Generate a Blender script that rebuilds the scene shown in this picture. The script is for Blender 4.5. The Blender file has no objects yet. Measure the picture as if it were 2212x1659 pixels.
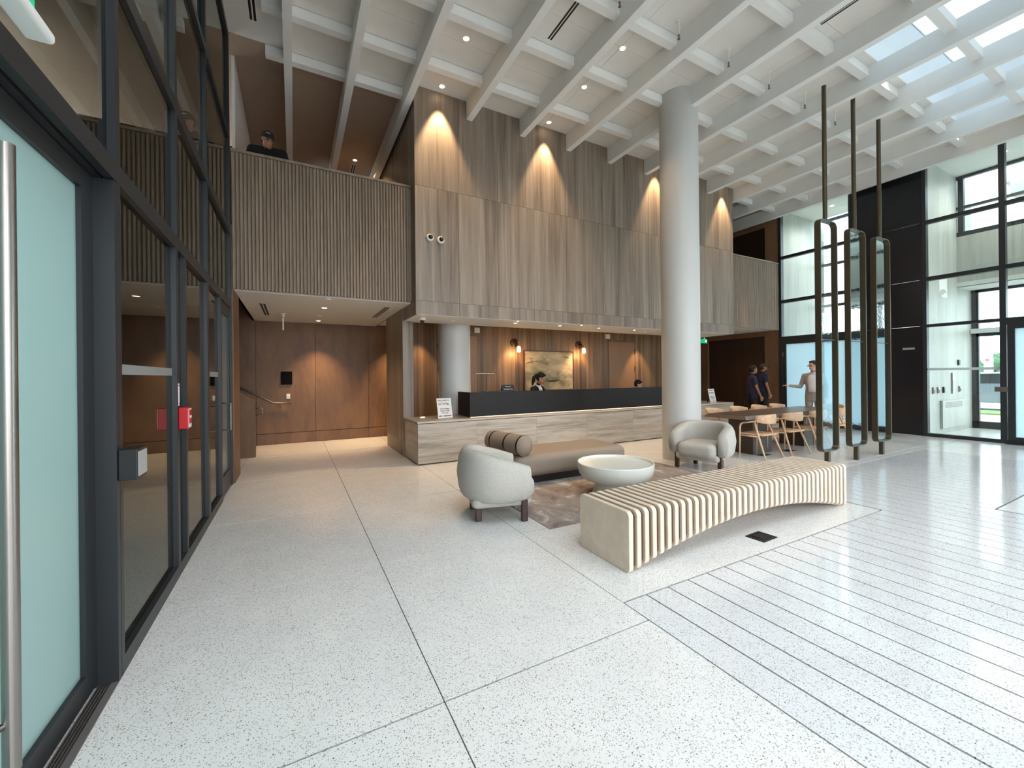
import bpy, bmesh, math, random
from mathutils import Vector, Matrix
random.seed(7)
sc = bpy.context.scene
COL = sc.collection
PI = math.pi

# ------------------------------------------------------------------ camera, world, exposure
F_PX, CXP, CYP, ROLL, YAW = 883.0, 1106.0, 812.5, math.radians(0.6), math.atan2(471, 883)
fw = Vector((math.sin(YAW), math.cos(YAW), 0)); rt = Vector((math.cos(YAW), -math.sin(YAW), 0)); up = Vector((0, 0, 1))
cr = rt * math.cos(ROLL) - up * math.sin(ROLL); cu = rt * math.sin(ROLL) + up * math.cos(ROLL)
cam_d = bpy.data.cameras.new('camera'); cam = bpy.data.objects.new('camera', cam_d); COL.objects.link(cam)
m = Matrix((cr, cu, -fw)).transposed().to_4x4(); m.translation = Vector((0, 0, 1.5)); cam.matrix_world = m
cam_d.sensor_width = 36.0; cam_d.lens = F_PX / 2212 * 36; cam_d.shift_y = -(829.5 - CYP) / 2212
cam_d.clip_start = 0.05; cam_d.clip_end = 300
sc.camera = cam

w = bpy.data.worlds.new('overcast_sky'); sc.world = w; w.use_nodes = True
bg = w.node_tree.nodes['Background']; bg.inputs[0].default_value = (0.905, 0.955, 1.0, 1); bg.inputs[1].default_value = 5.0
sc.view_settings.view_transform = 'Standard'; sc.view_settings.look = 'None'
sc.view_settings.gamma = 1; sc.view_settings.use_curve_mapping = False
sc.view_settings.exposure = 0.5
sc.cycles.max_bounces = 10; sc.cycles.transparent_max_bounces = 16; sc.cycles.diffuse_bounces = 6
sc.cycles.caustics_reflective = False; sc.cycles.caustics_refractive = False
sc.cycles.sample_clamp_indirect = 6.0
sc.cycles.use_denoising = True

def portal(name, loc, rot, sx, sy):
    l = bpy.data.lights.new(name, 'AREA'); l.shape = 'RECTANGLE'; l.size = sx; l.size_y = sy
    l.cycles.is_portal = True
    o = bpy.data.objects.new(name, l); o.location = loc; o.rotation_euler = rot; COL.objects.link(o)
portal('daylight_portal_added_front', (6.0, -2.3, 1.95), (PI / 2, 0, 0), 14, 3.9)
portal('daylight_portal_skylight', (9.5, 0.9, 7.7), (0, 0, 0), 4.4, 4.3)
portal('daylight_portal_added_skylight', (2.9, -0.25, 7.7), (0, 0, 0), 6.7, 4.2)
portal('daylight_portal_entrance', (16.3, 1.6, 3.2), (PI / 2, 0, PI / 2), 11, 6.4)

# ------------------------------------------------------------------ materials
MATS = {}
def newmat(name):
    mt = bpy.data.materials.new(name); mt.use_nodes = True; nt = mt.node_tree
    return mt, nt, nt.nodes['Principled BSDF']
def N(nt, t, **kw):
    n = nt.nodes.new(t)
    for k, v in kw.items(): setattr(n, k, v)
    return n
def lin(c):
    return tuple(((v / 12.92) if v <= 0.04045 else ((v + 0.055) / 1.055) ** 2.4) for v in c)
def S(r, g, b): return lin((r / 255, g / 255, b / 255))
def coords(nt, scale=(1, 1, 1), kind='pos'):
    mp = N(nt, 'ShaderNodeMapping'); mp.inputs['Scale'].default_value = scale
    if kind == 'pos': g = N(nt, 'ShaderNodeNewGeometry'); nt.links.new(g.outputs['Position'], mp.inputs[0])
    else: g = N(nt, 'ShaderNodeTexCoord'); nt.links.new(g.outputs['Object'], mp.inputs[0])
    return mp.outputs[0]
def noise(nt, vec, scale, detail=4, rough=0.6, dist=0):
    n = N(nt, 'ShaderNodeTexNoise'); nt.links.new(vec, n.inputs['Vector'])
    n.inputs['Scale'].default_value = scale; n.inputs['Detail'].default_value = detail
    n.inputs['Roughness'].default_value = rough; n.inputs['Distortion'].default_value = dist
    return n.outputs['Fac']
def ramp(nt, fac, stops):
    r = N(nt, 'ShaderNodeValToRGB'); e = r.color_ramp.elements
    while len(e) < len(stops): e.new(0.5)
    for k, (p, c) in enumerate(stops): e[k].position = p; e[k].color = (*c, 1)
    nt.links.new(fac, r.inputs[0]); return r.outputs[0]
def bump(nt, p, fac, strength, dist=0.01):
    b = N(nt, 'ShaderNodeBump'); b.inputs['Strength'].default_value = strength; b.inputs['Distance'].default_value = dist
    nt.links.new(fac, b.inputs['Height']); nt.links.new(b.outputs[0], p.inputs['Normal'])
def flat(name, col, rough=0.5, metal=0.0, var=0.0, vs=6, spec=None, bmp=0, bs=200):
    mt, nt, p = newmat(name)
    p.inputs['Roughness'].default_value = rough; p.inputs['Metallic'].default_value = metal
    if spec is not None: p.inputs['Specular IOR Level'].default_value = spec
    v = coords(nt, kind='obj')
    lo = tuple(max(0, c * (1 - var)) for c in col); hi = tuple(c * (1 + var) for c in col)
    c = ramp(nt, noise(nt, v, vs), [(0.3, lo), (0.7, hi)]); nt.links.new(c, p.inputs['Base Color'])
    if bmp: bump(nt, p, noise(nt, v, bs, 2), bmp)
    MATS[name] = mt; return mt
def emit(name, col, strength):
    mt, nt, p = newmat(name)
    p.inputs['Base Color'].default_value = (*col, 1)
    p.inputs['Emission Color'].default_value = (*col, 1); p.inputs['Emission Strength'].default_value = strength
    v = coords(nt, kind='obj'); MATS[name] = mt; return mt
def veined(name, cols, scale, stretch, rough=0.4, rnd=0.25, detail=6, bmp=0.0, fine=None):
    """striped stone or wood: noise stretched along one world axis, shifted panel by panel"""
    mt, nt, p = newmat(name); p.inputs['Roughness'].default_value = rough
    v = coords(nt, stretch)
    oi = N(nt, 'ShaderNodeObjectInfo'); mul = N(nt, 'ShaderNodeVectorMath', operation='SCALE')
    cmb = N(nt, 'ShaderNodeCombineXYZ')
    for k in range(3): nt.links.new(oi.outputs['Random'], cmb.inputs[k])
    nt.links.new(cmb.outputs[0], mul.inputs[0]); mul.inputs['Scale'].default_value = 37.0 if rnd else 0.0
    ad = N(nt, 'ShaderNodeVectorMath', operation='ADD'); nt.links.new(v, ad.inputs[0]); nt.links.new(mul.outputs[0], ad.inputs[1])
    f1 = noise(nt, ad.outputs[0], scale, detail, 0.62, 0.3)
    f2 = noise(nt, ad.outputs[0], scale * 4.5, 3, 0.6)
    mx = N(nt, 'ShaderNodeMath', operation='MULTIPLY_ADD'); mx.inputs[1].default_value = 0.45
    nt.links.new(f2, mx.inputs[0])
    sub = N(nt, 'ShaderNodeMath', operation='SUBTRACT'); sub.inputs[1].default_value = 0.225; nt.links.new(f1, sub.inputs[0])
    nt.links.new(sub.outputs[0], mx.inputs[2])
    k = len(cols); c = ramp(nt, mx.outputs[0], [(0.30 + 0.40 * i / (k - 1), cc) for i, cc in enumerate(cols)])
    hsv = N(nt, 'ShaderNodeHueSaturation'); nt.links.new(c, hsv.inputs['Color'])
    mr = N(nt, 'ShaderNodeMapRange'); mr.inputs['To Min'].default_value = 1 - rnd / 2; mr.inputs['To Max'].default_value = 1 + rnd / 2
    nt.links.new(oi.outputs['Random'], mr.inputs['Value']); nt.links.new(mr.outputs[0], hsv.inputs['Value'])
    nt.links.new(hsv.outputs[0], p.inputs['Base Color'])
    if bmp: bump(nt, p, mx.outputs[0], bmp)
    MATS[name] = mt; return mt
def schlick(nt, ior):
    f0 = ((ior - 1) / (ior + 1)) ** 2
    lw = N(nt, 'ShaderNodeLayerWeight'); lw.inputs[0].default_value = 0.5
    pw = N(nt, 'ShaderNodeMath', operation='POWER'); pw.inputs[1].default_value = 5; nt.links.new(lw.outputs['Facing'], pw.inputs[0])
    ma = N(nt, 'ShaderNodeMath', operation='MULTIPLY_ADD'); ma.inputs[1].default_value = 1 - f0; ma.inputs[2].default_value = f0; nt.links.new(pw.outputs[0], ma.inputs[0])
    return ma.outputs[0]
def glass(name, tint=(0.9, 0.95, 0.95), ior=1.5, rough=0.0, ripple=0.0):
    mt = bpy.data.materials.new(name); mt.use_nodes = True; nt = mt.node_tree; nt.nodes.clear()
    out = N(nt, 'ShaderNodeOutputMaterial'); mix = N(nt, 'ShaderNodeMixShader'); fr = schlick(nt, ior)
    gl = N(nt, 'ShaderNodeBsdfGlossy'); gl.inputs['Roughness'].default_value = rough
    if name == 'glass_dark': gl.inputs['Color'].default_value = (0.78, 0.78, 0.75, 1)
    if ripple: gl.inputs['Color'].default_value = (0.72, 0.80, 0.82, 1)
    if ripple:
        tr = N(nt, 'ShaderNodeBsdfTransparent')
        b = N(nt, 'ShaderNodeBump'); b.inputs['Strength'].default_value = ripple; b.inputs['Distance'].default_value = 0.01
        nt.links.new(noise(nt, coords(nt, (1, 1, 2.0)), 9, 2), b.inputs['Height']); nt.links.new(b.outputs[0], gl.inputs['Normal'])
    else: tr = N(nt, 'ShaderNodeBsdfTransparent')
    tr.inputs['Color'].default_value = (*tint, 1)
    nt.links.new(fr, mix.inputs[0]); nt.links.new(tr.outputs[0], mix.inputs[1]); nt.links.new(gl.outputs[0], mix.inputs[2])
    nt.links.new(mix.outputs[0], out.inputs[0]); MATS[name] = mt; return mt
def frosted(name, col):
    mt = bpy.data.materials.new(name); mt.use_nodes = True; nt = mt.node_tree; nt.nodes.clear()
    out = N(nt, 'ShaderNodeOutputMaterial'); a = N(nt, 'ShaderNodeMixShader'); a.inputs[0].default_value = 0.25
    t = N(nt, 'ShaderNodeBsdfTranslucent'); t.inputs[0].default_value = (*col, 1)
    d = N(nt, 'ShaderNodeBsdfDiffuse'); d.inputs[0].default_value = (*[c * 0.8 for c in col], 1)
    b = N(nt, 'ShaderNodeMixShader'); fr = schlick(nt, 1.35)
    g = N(nt, 'ShaderNodeBsdfGlossy'); g.inputs['Roughness'].default_value = 0.25
    nt.links.new(t.outputs[0], a.inputs[1]); nt.links.new(d.outputs[0], a.inputs[2])
    nt.links.new(fr, b.inputs[0]); nt.links.new(a.outputs[0], b.inputs[1]); nt.links.new(g.outputs[0], b.inputs[2])
    nt.links.new(b.outputs[0], out.inputs[0]); MATS[name] = mt; return mt

def terrazzo(name, base, rough):
    mt, nt, p = newmat(name); p.inputs['Roughness'].default_value = rough
    v = coords(nt)
    cur = ramp(nt, noise(nt, v, 3.0, 5), [(0.3, tuple(c * 0.95 for c in base)), (0.7, tuple(min(1, c * 1.04) for c in base))])
    for scale, thr, sel, cols in ((150, 0.40, 0.58, [S(150, 142, 132), S(176, 168, 158), S(168, 166, 164), S(188, 184, 178)]),
                                  (105, 0.34, 0.86, [S(96, 90, 84), S(150, 134, 116), S(122, 120, 118), S(164, 158, 150)])):
        vo = N(nt, 'ShaderNodeTexVoronoi'); vo.inputs['Scale'].default_value = scale; nt.links.new(v, vo.inputs['Vector'])
        sp = N(nt, 'ShaderNodeSeparateColor'); nt.links.new(vo.outputs['Color'], sp.inputs[0])
        a = N(nt, 'ShaderNodeMath', operation='LESS_THAN'); a.inputs[1].default_value = thr; nt.links.new(vo.outputs['Distance'], a.inputs[0])
        b = N(nt, 'ShaderNodeMath', operation='GREATER_THAN'); b.inputs[1].default_value = sel; nt.links.new(sp.outputs[0], b.inputs[0])
        c = N(nt, 'ShaderNodeMath', operation='MULTIPLY'); nt.links.new(a.outputs[0], c.inputs[0]); nt.links.new(b.outputs[0], c.inputs[1])
        k = len(cols); rc = ramp(nt, sp.outputs[1], [(i / k, cc) for i, cc in enumerate(cols)])
        mx = N(nt, 'ShaderNodeMix', data_type='RGBA'); nt.links.new(c.outputs[0], mx.inputs[0]); nt.links.new(cur, mx.inputs[6]); nt.links.new(rc, mx.inputs[7])
        cur = mx.outputs[2]
    nt.links.new(cur, p.inputs['Base Color']); MATS[name] = mt; return mt

terrazzo('terrazzo', S(226, 225, 223), 0.17)
terrazzo('terrazzo_strip', S(216, 217, 219), 0.11)
flat('joint_dark', S(52, 48, 45), 0.8)
veined('travertine', [S(100, 86, 74), S(124, 110, 97), S(140, 126, 112), S(154, 141, 127)], 1.6, (3.2, 3.2, 0.12), 0.45, 0.08, 7, 0.04)
veined('travertine_level', [S(138, 127, 116), S(164, 153, 140), S(180, 169, 157), S(192, 182, 171)], 2.2, (0.35, 0.35, 6.0), 0.4, 0.06, 7, 0.03)
veined('wood_panel', [S(96, 70, 50), S(110, 81, 58), S(120, 89, 64)], 2.0, (1.2, 1.2, 0.35), 0.5, 0.04)
veined('wood_reception', [S(74, 54, 38), S(102, 76, 52), S(124, 96, 68), S(140, 112, 82)], 2.2, (3.5, 3.5, 0.08), 0.45, 0.08)
veined('wood_door', [S(138, 102, 72), S(146, 110, 78)], 2.0, (2.5, 2.5, 0.3), 0.45, 0)
veined('dark_brown', [S(44, 26, 18), S(58, 36, 24)], 2.0, (2.5, 2.5, 0.3), 0.5, 0)
veined('flute', [S(128, 110, 93), S(144, 126, 108), S(156, 138, 120)], 3.0, (2, 2, 0.3), 0.55, 0.22)
veined('bench_wood', [S(210, 190, 168), S(218, 200, 180), S(226, 210, 192)], 3.0, (4, 1.0, 1.0), 0.5, 0.04)
flat('bench_core', S(84, 67, 53), 0.7)
veined('chair_wood', [S(196, 158, 124), S(212, 176, 142), S(222, 188, 156)], 5, (3, 3, 3), 0.45, 0.05)
flat('ceiling_paint', S(220, 218, 213), 0.8, var=0.02)
flat('ceiling_taupe', S(164, 142, 124), 0.8, var=0.03)
flat('beam_paint', S(230, 231, 229), 0.65, var=0.015)
flat('white_paint', S(226, 224, 220), 0.7, var=0.01)
flat('column_paint', S(188, 188, 185), 0.45, var=0.015, vs=3)
flat('shaft_paint', S(236, 240, 242), 0.8, var=0.01)
flat('notice_grey', S(140, 150, 154), 0.6)
flat('sign_pink', S(206, 110, 118), 0.7)
flat('screen_black', S(10, 10, 11), 0.8, spec=0.1)
flat('push_grey', S(168, 166, 166), 0.5)
flat('band_pale', S(196, 206, 208), 0.6)
flat('band_grey', S(140, 142, 140), 0.6)
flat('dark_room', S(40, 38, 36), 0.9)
flat('frame_black', S(38, 41, 44), 0.4, 0.0, spec=0.5)
flat('black_panel', S(26, 26, 30), 0.22, 0.0, var=0.1)
flat('desk_black', S(20, 18, 18), 0.5, spec=0.3)
flat('plastic_black', S(22, 22, 24), 0.4)
flat('plastic_white', S(225, 225, 222), 0.4)
flat('bronze', S(84, 75, 60), 0.35, 0.75, var=0.05)
flat('steel', S(158, 151, 147), 0.28, 1.0)
flat('threshold', S(112, 106, 104), 0.5, 0.2, var=0.1)
flat('steel_dull', S(140, 132, 128), 0.4, 0.9)
flat('boucle', S(184, 180, 172), 0.95, var=0.14, vs=110, bmp=0.6, bs=160)
flat('taupe_cloth', S(142, 128, 114), 0.95, var=0.05, vs=90, bmp=0.3, bs=250)
flat('leg_wood', S(58, 34, 28), 0.35, var=0.1)
flat('resin_white', S(222, 224, 216), 0.3, var=0.01)
flat('table_dark', S(98, 80, 66), 0.28, var=0.1, vs=3)
flat('table_base', S(56, 42, 34), 0.4)
flat('navy_cloth', S(34, 36, 62), 0.9, var=0.08, vs=20)
flat('black_cloth', S(18, 17, 18), 0.9, var=0.1, vs=20)
flat('charcoal_cloth', S(26, 24, 28), 0.9, var=0.1, vs=20)
flat('white_cloth', S(214, 212, 214), 0.85, var=0.03, vs=20)
flat('grey_suit', S(150, 140, 136), 0.85, var=0.05, vs=30)
flat('grey_trouser', S(138, 134, 134), 0.85, var=0.05, vs=30)
flat('skin_a', S(176, 124, 98), 0.55, var=0.03, vs=20)
flat('skin_b', S(150, 104, 78), 0.55, var=0.03, vs=20)
flat('skin_c', S(204, 156, 132), 0.55, var=0.03, vs=20)
flat('hair_black', S(18, 15, 14), 0.85)
flat('hair_brown', S(46, 31, 26), 0.85)
flat('lip', S(140, 84, 74), 0.6)
flat('cap_brown', S(70, 50, 42), 0.85)
flat('cap_black', S(30, 33, 35), 0.85)
flat('shoe', S(24, 20, 18), 0.4)
flat('red_paint', S(190, 20, 34), 0.35)
flat('brass_dark', S(70, 48, 32), 0.35, 0.8)
flat('paper_white', S(226, 224, 220), 0.6)
flat('ink_black', S(26, 26, 28), 0.7)
flat('ink_red', S(176, 40, 52), 0.7)
flat('ink_green', S(96, 140, 84), 0.7)
flat('ink_yellow', S(206, 178, 72), 0.7)
flat('ink_blue', S(52, 66, 110), 0.7)
flat('ink_white', S(232, 232, 230), 0.6)
flat('sage_resin', S(226, 228, 226), 0.4)
flat('concrete', S(198, 197, 192), 0.85, var=0.05, vs=1)
flat('grass', S(120, 146, 88), 0.95, var=0.25, vs=9)
flat('leaf', S(70, 104, 72), 0.9, var=0.35, vs=4)
flat('car_paint', S(150, 156, 166), 0.25, 0.5)
flat('car_dark', S(40, 42, 46), 0.4)
flat('stroke_brown', S(104, 82, 56), 0.8)
flat('art_frame', S(84, 34, 20), 0.5)
emit('lamp_warm', (1.0, 0.72, 0.42), 14.0)
emit('lamp_soft', (1.0, 0.66, 0.30), 9.0)
emit('led_strip', (1.0, 0.74, 0.48), 0.9)
emit('exit_green', S(0, 152, 104), 0.75)
emit('exit_white', (0.9, 1.0, 0.95), 0.9)
emit('tail_red', S(220, 40, 60), 0.5)
glass('glass_dark', (0.60, 0.63, 0.60), 1.75)
glass('glass_clear', (0.88, 0.945, 0.945), 1.5)
glass('glass_out', (0.93, 0.955, 0.96), 1.45)
glass('glass_sky', (0.42, 0.46, 0.48), 1.45)
glass('glass_ripple', (0.86, 0.92, 0.93), 8.0, 0.05, 0.07)
frosted('frost_teal', (0.64, 0.79, 0.79))
frosted('frost_blue', (0.74, 0.90, 0.96))
# rug: worn, taupe with pale blotches
mt, nt, p = newmat('rug_worn'); p.inputs['Roughness'].default_value = 0.95
f1 = noise(nt, coords(nt, (1.6, 1, 1)), 2.2, 9, 0.72, 0.6)
nt.links.new(ramp(nt, f1, [(0.34, S(112, 98, 90)), (0.47, S(146, 132, 124)), (0.56, S(158, 146, 138)), (0.64, S(206, 198, 194))]), p.inputs['Base Color'])
bump(nt, p, noise(nt, coords(nt), 300, 2), 0.3); MATS['rug_worn'] = mt
# painting: muted green and ochre wash
mt, nt, p = newmat('canvas_wash'); p.inputs['Roughness'].default_value = 0.8
f1 = noise(nt, coords(nt, (0.8, 1, 1.3)), 2.4, 6, 0.55, 0.4)
nt.links.new(ramp(nt, f1, [(0.36, S(120, 116, 92)), (0.5, S(176, 160, 128)), (0.6, S(206, 182, 146)), (0.72, S(222, 196, 158))]), p.inputs['Base Color'])
MATS['canvas_wash'] = mt

# ------------------------------------------------------------------ mesh helpers
class MB:
    def __init__(s): s.v = []; s.f = []
    def add(s, vs, fs):
        o = len(s.v); s.v += [tuple(q) for q in vs]; s.f += [tuple(i + o for i in q) for q in fs]; return s
    def box(s, x0, y0, z0, x1, y1, z1):
        return s.add([(x0, y0, z0), (x1, y0, z0), (x1, y1, z0), (x0, y1, z0), (x0, y0, z1), (x1, y0, z1), (x1, y1, z1), (x0, y1, z1)],
                     [(0, 3, 2, 1), (4, 5, 6, 7), (0, 1, 5, 4), (1, 2, 6, 5), (2, 3, 7, 6), (3, 0, 4, 7)])
    def prism(s, poly, a, b, axis='y'):
        """poly of 2-D points extruded along axis; axis y: (x,z), axis x: (y,z), axis z: (x,y)"""
        def P(q, t): return {'y': (q[0], t, q[1]), 'x': (t, q[0], q[1]), 'z': (q[0], q[1], t)}[axis]
        n = len(poly); vs = [P(q, a) for q in poly] + [P(q, b) for q in poly]
        return s.add(vs, [tuple(range(n)), tuple(range(2 * n - 1, n - 1, -1))] + [(i, i + n, (i + 1) % n + n, (i + 1) % n) for i in range(n)])
    def loft(s, rings, closed=True, cap=True):
        n = len(rings[0]); vs = [q for r in rings for q in r]; fs = []
        for k in range(len(rings) - 1):
            for i in range(n if closed else n - 1):
                j = (i + 1) % n; fs.append((k * n + i, k * n + j, (k + 1) * n + j, (k + 1) * n + i))
        if cap: fs.append(tuple(range(n - 1, -1, -1))); fs.append(tuple(range((len(rings) - 1) * n, len(rings) * n)))
        return s.add(vs, fs)
    def lathe(s, prof, c=(0, 0, 0), n=32, cap=True):
        return s.loft([[(c[0] + r * math.cos(2 * PI * i / n), c[1] + r * math.sin(2 * PI * i / n), c[2] + z) for i in range(n)] for r, z in prof], cap=cap)
    def tube(s, pts, r, n=10):
        pts = [Vector(q) for q in pts]; rings = []; rr = r if isinstance(r, (list, tuple)) else [r] * len(pts)
        pu = None
        for k, q in enumerate(pts):
            d = (pts[min(k + 1, len(pts) - 1)] - pts[max(k - 1, 0)]).normalized()
            if pu is None: pu = d.orthogonal().normalized()
            u = (pu - d * pu.dot(d)).normalized(); pu = u; v = d.cross(u)
            rings.append([q + (u * math.cos(2 * PI * i / n) + v * math.sin(2 * PI * i / n)) * rr[k] for i in range(n)])
        return s.loft(rings)
    def ball(s, c, r, n=14, mlat=9, R=None):
        rx, ry, rz = r if isinstance(r, (tuple, list)) else (r, r, r); rings = []
        for k in range(1, mlat):
            t = PI * k / mlat
            ring = [Vector((rx * math.sin(t) * math.cos(2 * PI * i / n), ry * math.sin(t) * math.sin(2 * PI * i / n), -rz * math.cos(t))) for i in range(n)]
            rings.append(ring)
        rings = [[Vector((0, 0, -rz))] * n] + rings + [[Vector((0, 0, rz))] * n]
        if R is not None: rings = [[R @ q for q in ring] for ring in rings]
        return s.loft([[q + Vector(c) for q in ring] for ring in rings], cap=False)
    def mesh(s, name):
        me = bpy.data.meshes.new(name); me.from_pydata(s.v, [], s.f); me.update()
        bm = bmesh.new(); bm.from_mesh(me); bmesh.ops.remove_doubles(bm, verts=bm.verts, dist=1e-5)
        bmesh.ops.dissolve_degenerate(bm, dist=1e-6, edges=bm.edges)
        bmesh.ops.recalc_face_normals(bm, faces=bm.faces); bm.to_mesh(me); bm.free(); return me
    def build(s, name, mat, parent=None, smooth=False, bevel=0, seg=2, sub=0, loc=None):
        o = link(name, s.mesh(name), parent); o.data.materials.append(MATS[mat])
        if smooth:
            for q in o.data.polygons: q.use_smooth = True
        if smooth == 'auto': o.data.set_sharp_from_angle(angle=math.radians(40))
        if bevel:
            b = o.modifiers.new('bevel', 'BEVEL'); b.width = bevel; b.segments = seg; b.limit_method = 'ANGLE'; b.angle_limit = math.radians(40)
        if sub:
            u = o.modifiers.new('sub', 'SUBSURF'); u.levels = sub; u.render_levels = sub
        if loc: o.location = loc
        return o
def link(name, data, parent=None):
    o = bpy.data.objects.new(name, data); COL.objects.link(o)
    if parent: o.parent = parent
    return o
def tag(o, label=None, cat=None, group=None, kind=None):
    if label: o['label'] = label
    if cat: o['category'] = cat
    if group: o['group'] = group
    if kind: o['kind'] = kind
    return o
def thing(name, label, cat, loc=(0, 0, 0), rz=0, group=None, kind=None):
    o = link(name, None); o.location = loc; o.rotation_euler = (0, 0, rz); o.empty_display_size = 0.1
    return tag(o, label, cat, group, kind)
def box(name, mat, b, parent=None, bevel=0): return MB().box(*b).build(name, mat, parent, bevel=bevel)
def struct(o, label=None): o['kind'] = 'structure'; (label and o.__setitem__('label', label)); return o
def copy_tree(o, parent=None):
    c = o.copy(); COL.objects.link(c); c.parent = parent
    for ch in list(o.children): copy_tree(ch, c)
    return c
def rrect(x0, z0, x1, z1, r, n=5):
    pts = []
    for cx, cz, a in ((x1 - r, z1 - r, 0), (x0 + r, z1 - r, 90), (x0 + r, z0 + r, 180), (x1 - r, z0 + r, 270)):
        for k in range(n + 1):
            t = math.radians(a + 90 * k / n); pts.append((cx + r * math.cos(t), cz + r * math.sin(t)))
    return pts
def text(name, body, size, mat, parent, loc, rot, align='CENTER', ext=0.0008):
    cu_ = bpy.data.curves.new(name, 'FONT'); cu_.body = body; cu_.size = size; cu_.align_x = align; cu_.align_y = 'CENTER'; cu_.extrude = ext
    tmp = bpy.data.objects.new('tmp', cu_); COL.objects.link(tmp); cu_.resolution_u = 3
    me = bpy.data.meshes.new_from_object(tmp.evaluated_get(bpy.context.evaluated_depsgraph_get())); bpy.data.objects.remove(tmp)
    me.materials.clear(); me.materials.append(MATS[mat])
    o = link(name, me, parent); o.location = loc; o.rotation_euler = rot; return o
def spot(name, loc, power, size_deg, blend=0.6, col=(1.0, 0.68, 0.38), r=0.03, parent=None, rot=(0, 0, 0)):
    l = bpy.data.lights.new(name, 'SPOT'); l.energy = power; l.spot_size = math.radians(size_deg); l.spot_blend = blend; l.color = col; l.shadow_soft_size = r
    o = link(name, l, parent); o.location = loc; o.rotation_euler = rot; return o

# ------------------------------------------------------------------ floor
fl = struct(box('floor', 'joint_dark', (-4.5, -3.6, -0.12, 16.1, 13.0, -0.012)), 'pale terrazzo floor of the lobby')
G = 0.006
def slab(x0, y0, x1, y1, mat='terrazzo', name='floor_slab', g=G):
    return MB().box(x0 + g / 2, y0 + g, -0.012, x1 - g / 2, y1 - g, 0.0).build(name, mat, fl)
ys = [-3.6, -1.7, 0.1, 1.82, 3.4, 5.1, 7.1, 9.1, 13.0]
for xa, xb in ((-4.5, -0.79), (-0.79, 0.60), (0.60, 1.90)):
    for ya, yb in zip(ys[:-1], ys[1:]): slab(xa, ya, xb, yb)
for ya, yb in ((3.4, 5.1), (5.1, 7.1), (7.1, 9.1), (9.1, 13.0)):
    for xa, xb in ((1.90, 5.62), (5.62, 9.6), (9.6, 13.02)): slab(xa, ya, xb, yb)
slab(1.90, 2.045, 5.62, 3.4); slab(5.62, 3.25, 9.6, 3.4); slab(9.6, 3.25, 13.02, 3.4)
slab(10.72, -3.6, 13.02, 3.25); slab(6.72, -3.6, 10.72, 1.45)
slab(13.02, -3.6, 16.1, 3.8); slab(13.02, 3.8, 16.1, 13.0)
P_ = 0.2082
for k in range(23):                                   # long strips running towards the front
    xa = 1.90 + k * P_
    slab(xa, -3.6, xa + P_, 2.045 if xa + P_ <= 5.66 else 3.25, 'terrazzo_strip', 'floor_strip', 0.012)
xa = 1.90 + 23 * P_
while xa < 10.70:
    slab(xa, 1.45, min(xa + P_, 10.72), 3.25, 'terrazzo_strip', 'floor_strip', 0.012); xa += P_

# ------------------------------------------------------------------ ceiling, beams, skylight
ce = struct(MB().box(-4.0, 3.02, 6.46, 13.2, 13.0, 6.7).box(11.70, -3.6, 6.46, 13.2, 3.02, 6.7).box(-4.0, -3.6, 6.46, -0.44, 3.02, 6.7).box(6.24, -3.6, 6.46, 7.29, 3.02, 6.7)
            .box(-0.44, 1.84, 6.46, 6.24, 3.02, 6.7).box(-0.44, -3.6, 6.46, 6.24, -2.34, 6.7).box(7.29, -3.6, 6.46, 11.70, -1.24, 6.7).build('ceiling', 'joint_dark'), 'pale painted ceiling with white beams')
def cpanel(x0, y0, x1, y1, mat='ceiling_paint'): MB().box(x0 + .002, y0 + .002, 6.45, x1 - .002, y1 - .002, 6.46).build('ceiling_panel', mat, ce)
cy = [2.98, 4.64, 5.67, 7.02, 9.0, 11.0, 13.0]
for ya, yb in zip(cy[:-1], cy[1:]):
    xs = [-4.0, 1.8, 4.4, 7.0, 9.6, 13.2]
    for xa, xb in zip(xs[:-1], xs[1:]): cpanel(xa, ya, xb, yb, 'ceiling_taupe' if ya > 7 else 'ceiling_paint')
for q in ((-4.0, -3.6, -0.4, 1.8), (-4.0, 1.8, -0.4, 2.98), (-0.4, 1.8, 3.3, 2.98), (3.3, 1.8, 6.2, 2.98), (-0.4, -3.6, 6.2, -2.3), (6.2, -3.6, 7.33, 1.8), (6.2, 1.8, 7.33, 2.98), (11.66, -3.6, 13.2, 2.98), (7.33, -3.6, 11.66, -1.2)): cpanel(*q)
BX = [-0.09, 0.77, 1.68] + [2.78 + 1.0945 * k for k in range(10)]
for x in BX:
    y1 = 6.85 if 2.0 < x < 10.3 else 12.6
    MB().box(x, -3.55, 6.12, x + 0.11, y1, 6.45).build('beam', 'beam_paint', ce)
for k, y in enumerate([7.01, 6.12, 5.11, 4.11, 3.10, 2.10, 1.10, 0.10, -0.9, -1.9]):
    segs = [(-0.33, 1.83), (10.4, 12.98)] if k == 0 else [(-0.33, 12.98)]
    for xa, xb in segs: MB().box(xa, y, 6.305, xb, y + 0.115, 6.442).build('cross_beam', 'beam_paint', ce)
sky = struct(thing('window_3', 'skylight shaft with white sides above the beams', None), 'bright skylight opening above the white beams')
for b in ((7.25, -1.28, 6.4605, 7.33, 3.06, 7.6), (11.66, -1.28, 6.4605, 11.74, 3.06, 7.6), (7.33, 2.98, 6.4605, 11.66, 3.06, 7.6), (7.33, -1.28, 6.4605, 11.66, -1.2, 7.6)):
    box('shaft_side', 'shaft_paint', b, sky)
for k in range(2):
    box('pane', 'glass_sky', (7.33 + k * 2.165, -1.2, 7.56, 9.495 + k * 2.165, 2.98, 7.575), sky)
box('glazing_bar', 'white_paint', (9.48, -1.2, 7.575, 9.52, 2.98, 7.62), sky)

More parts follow.
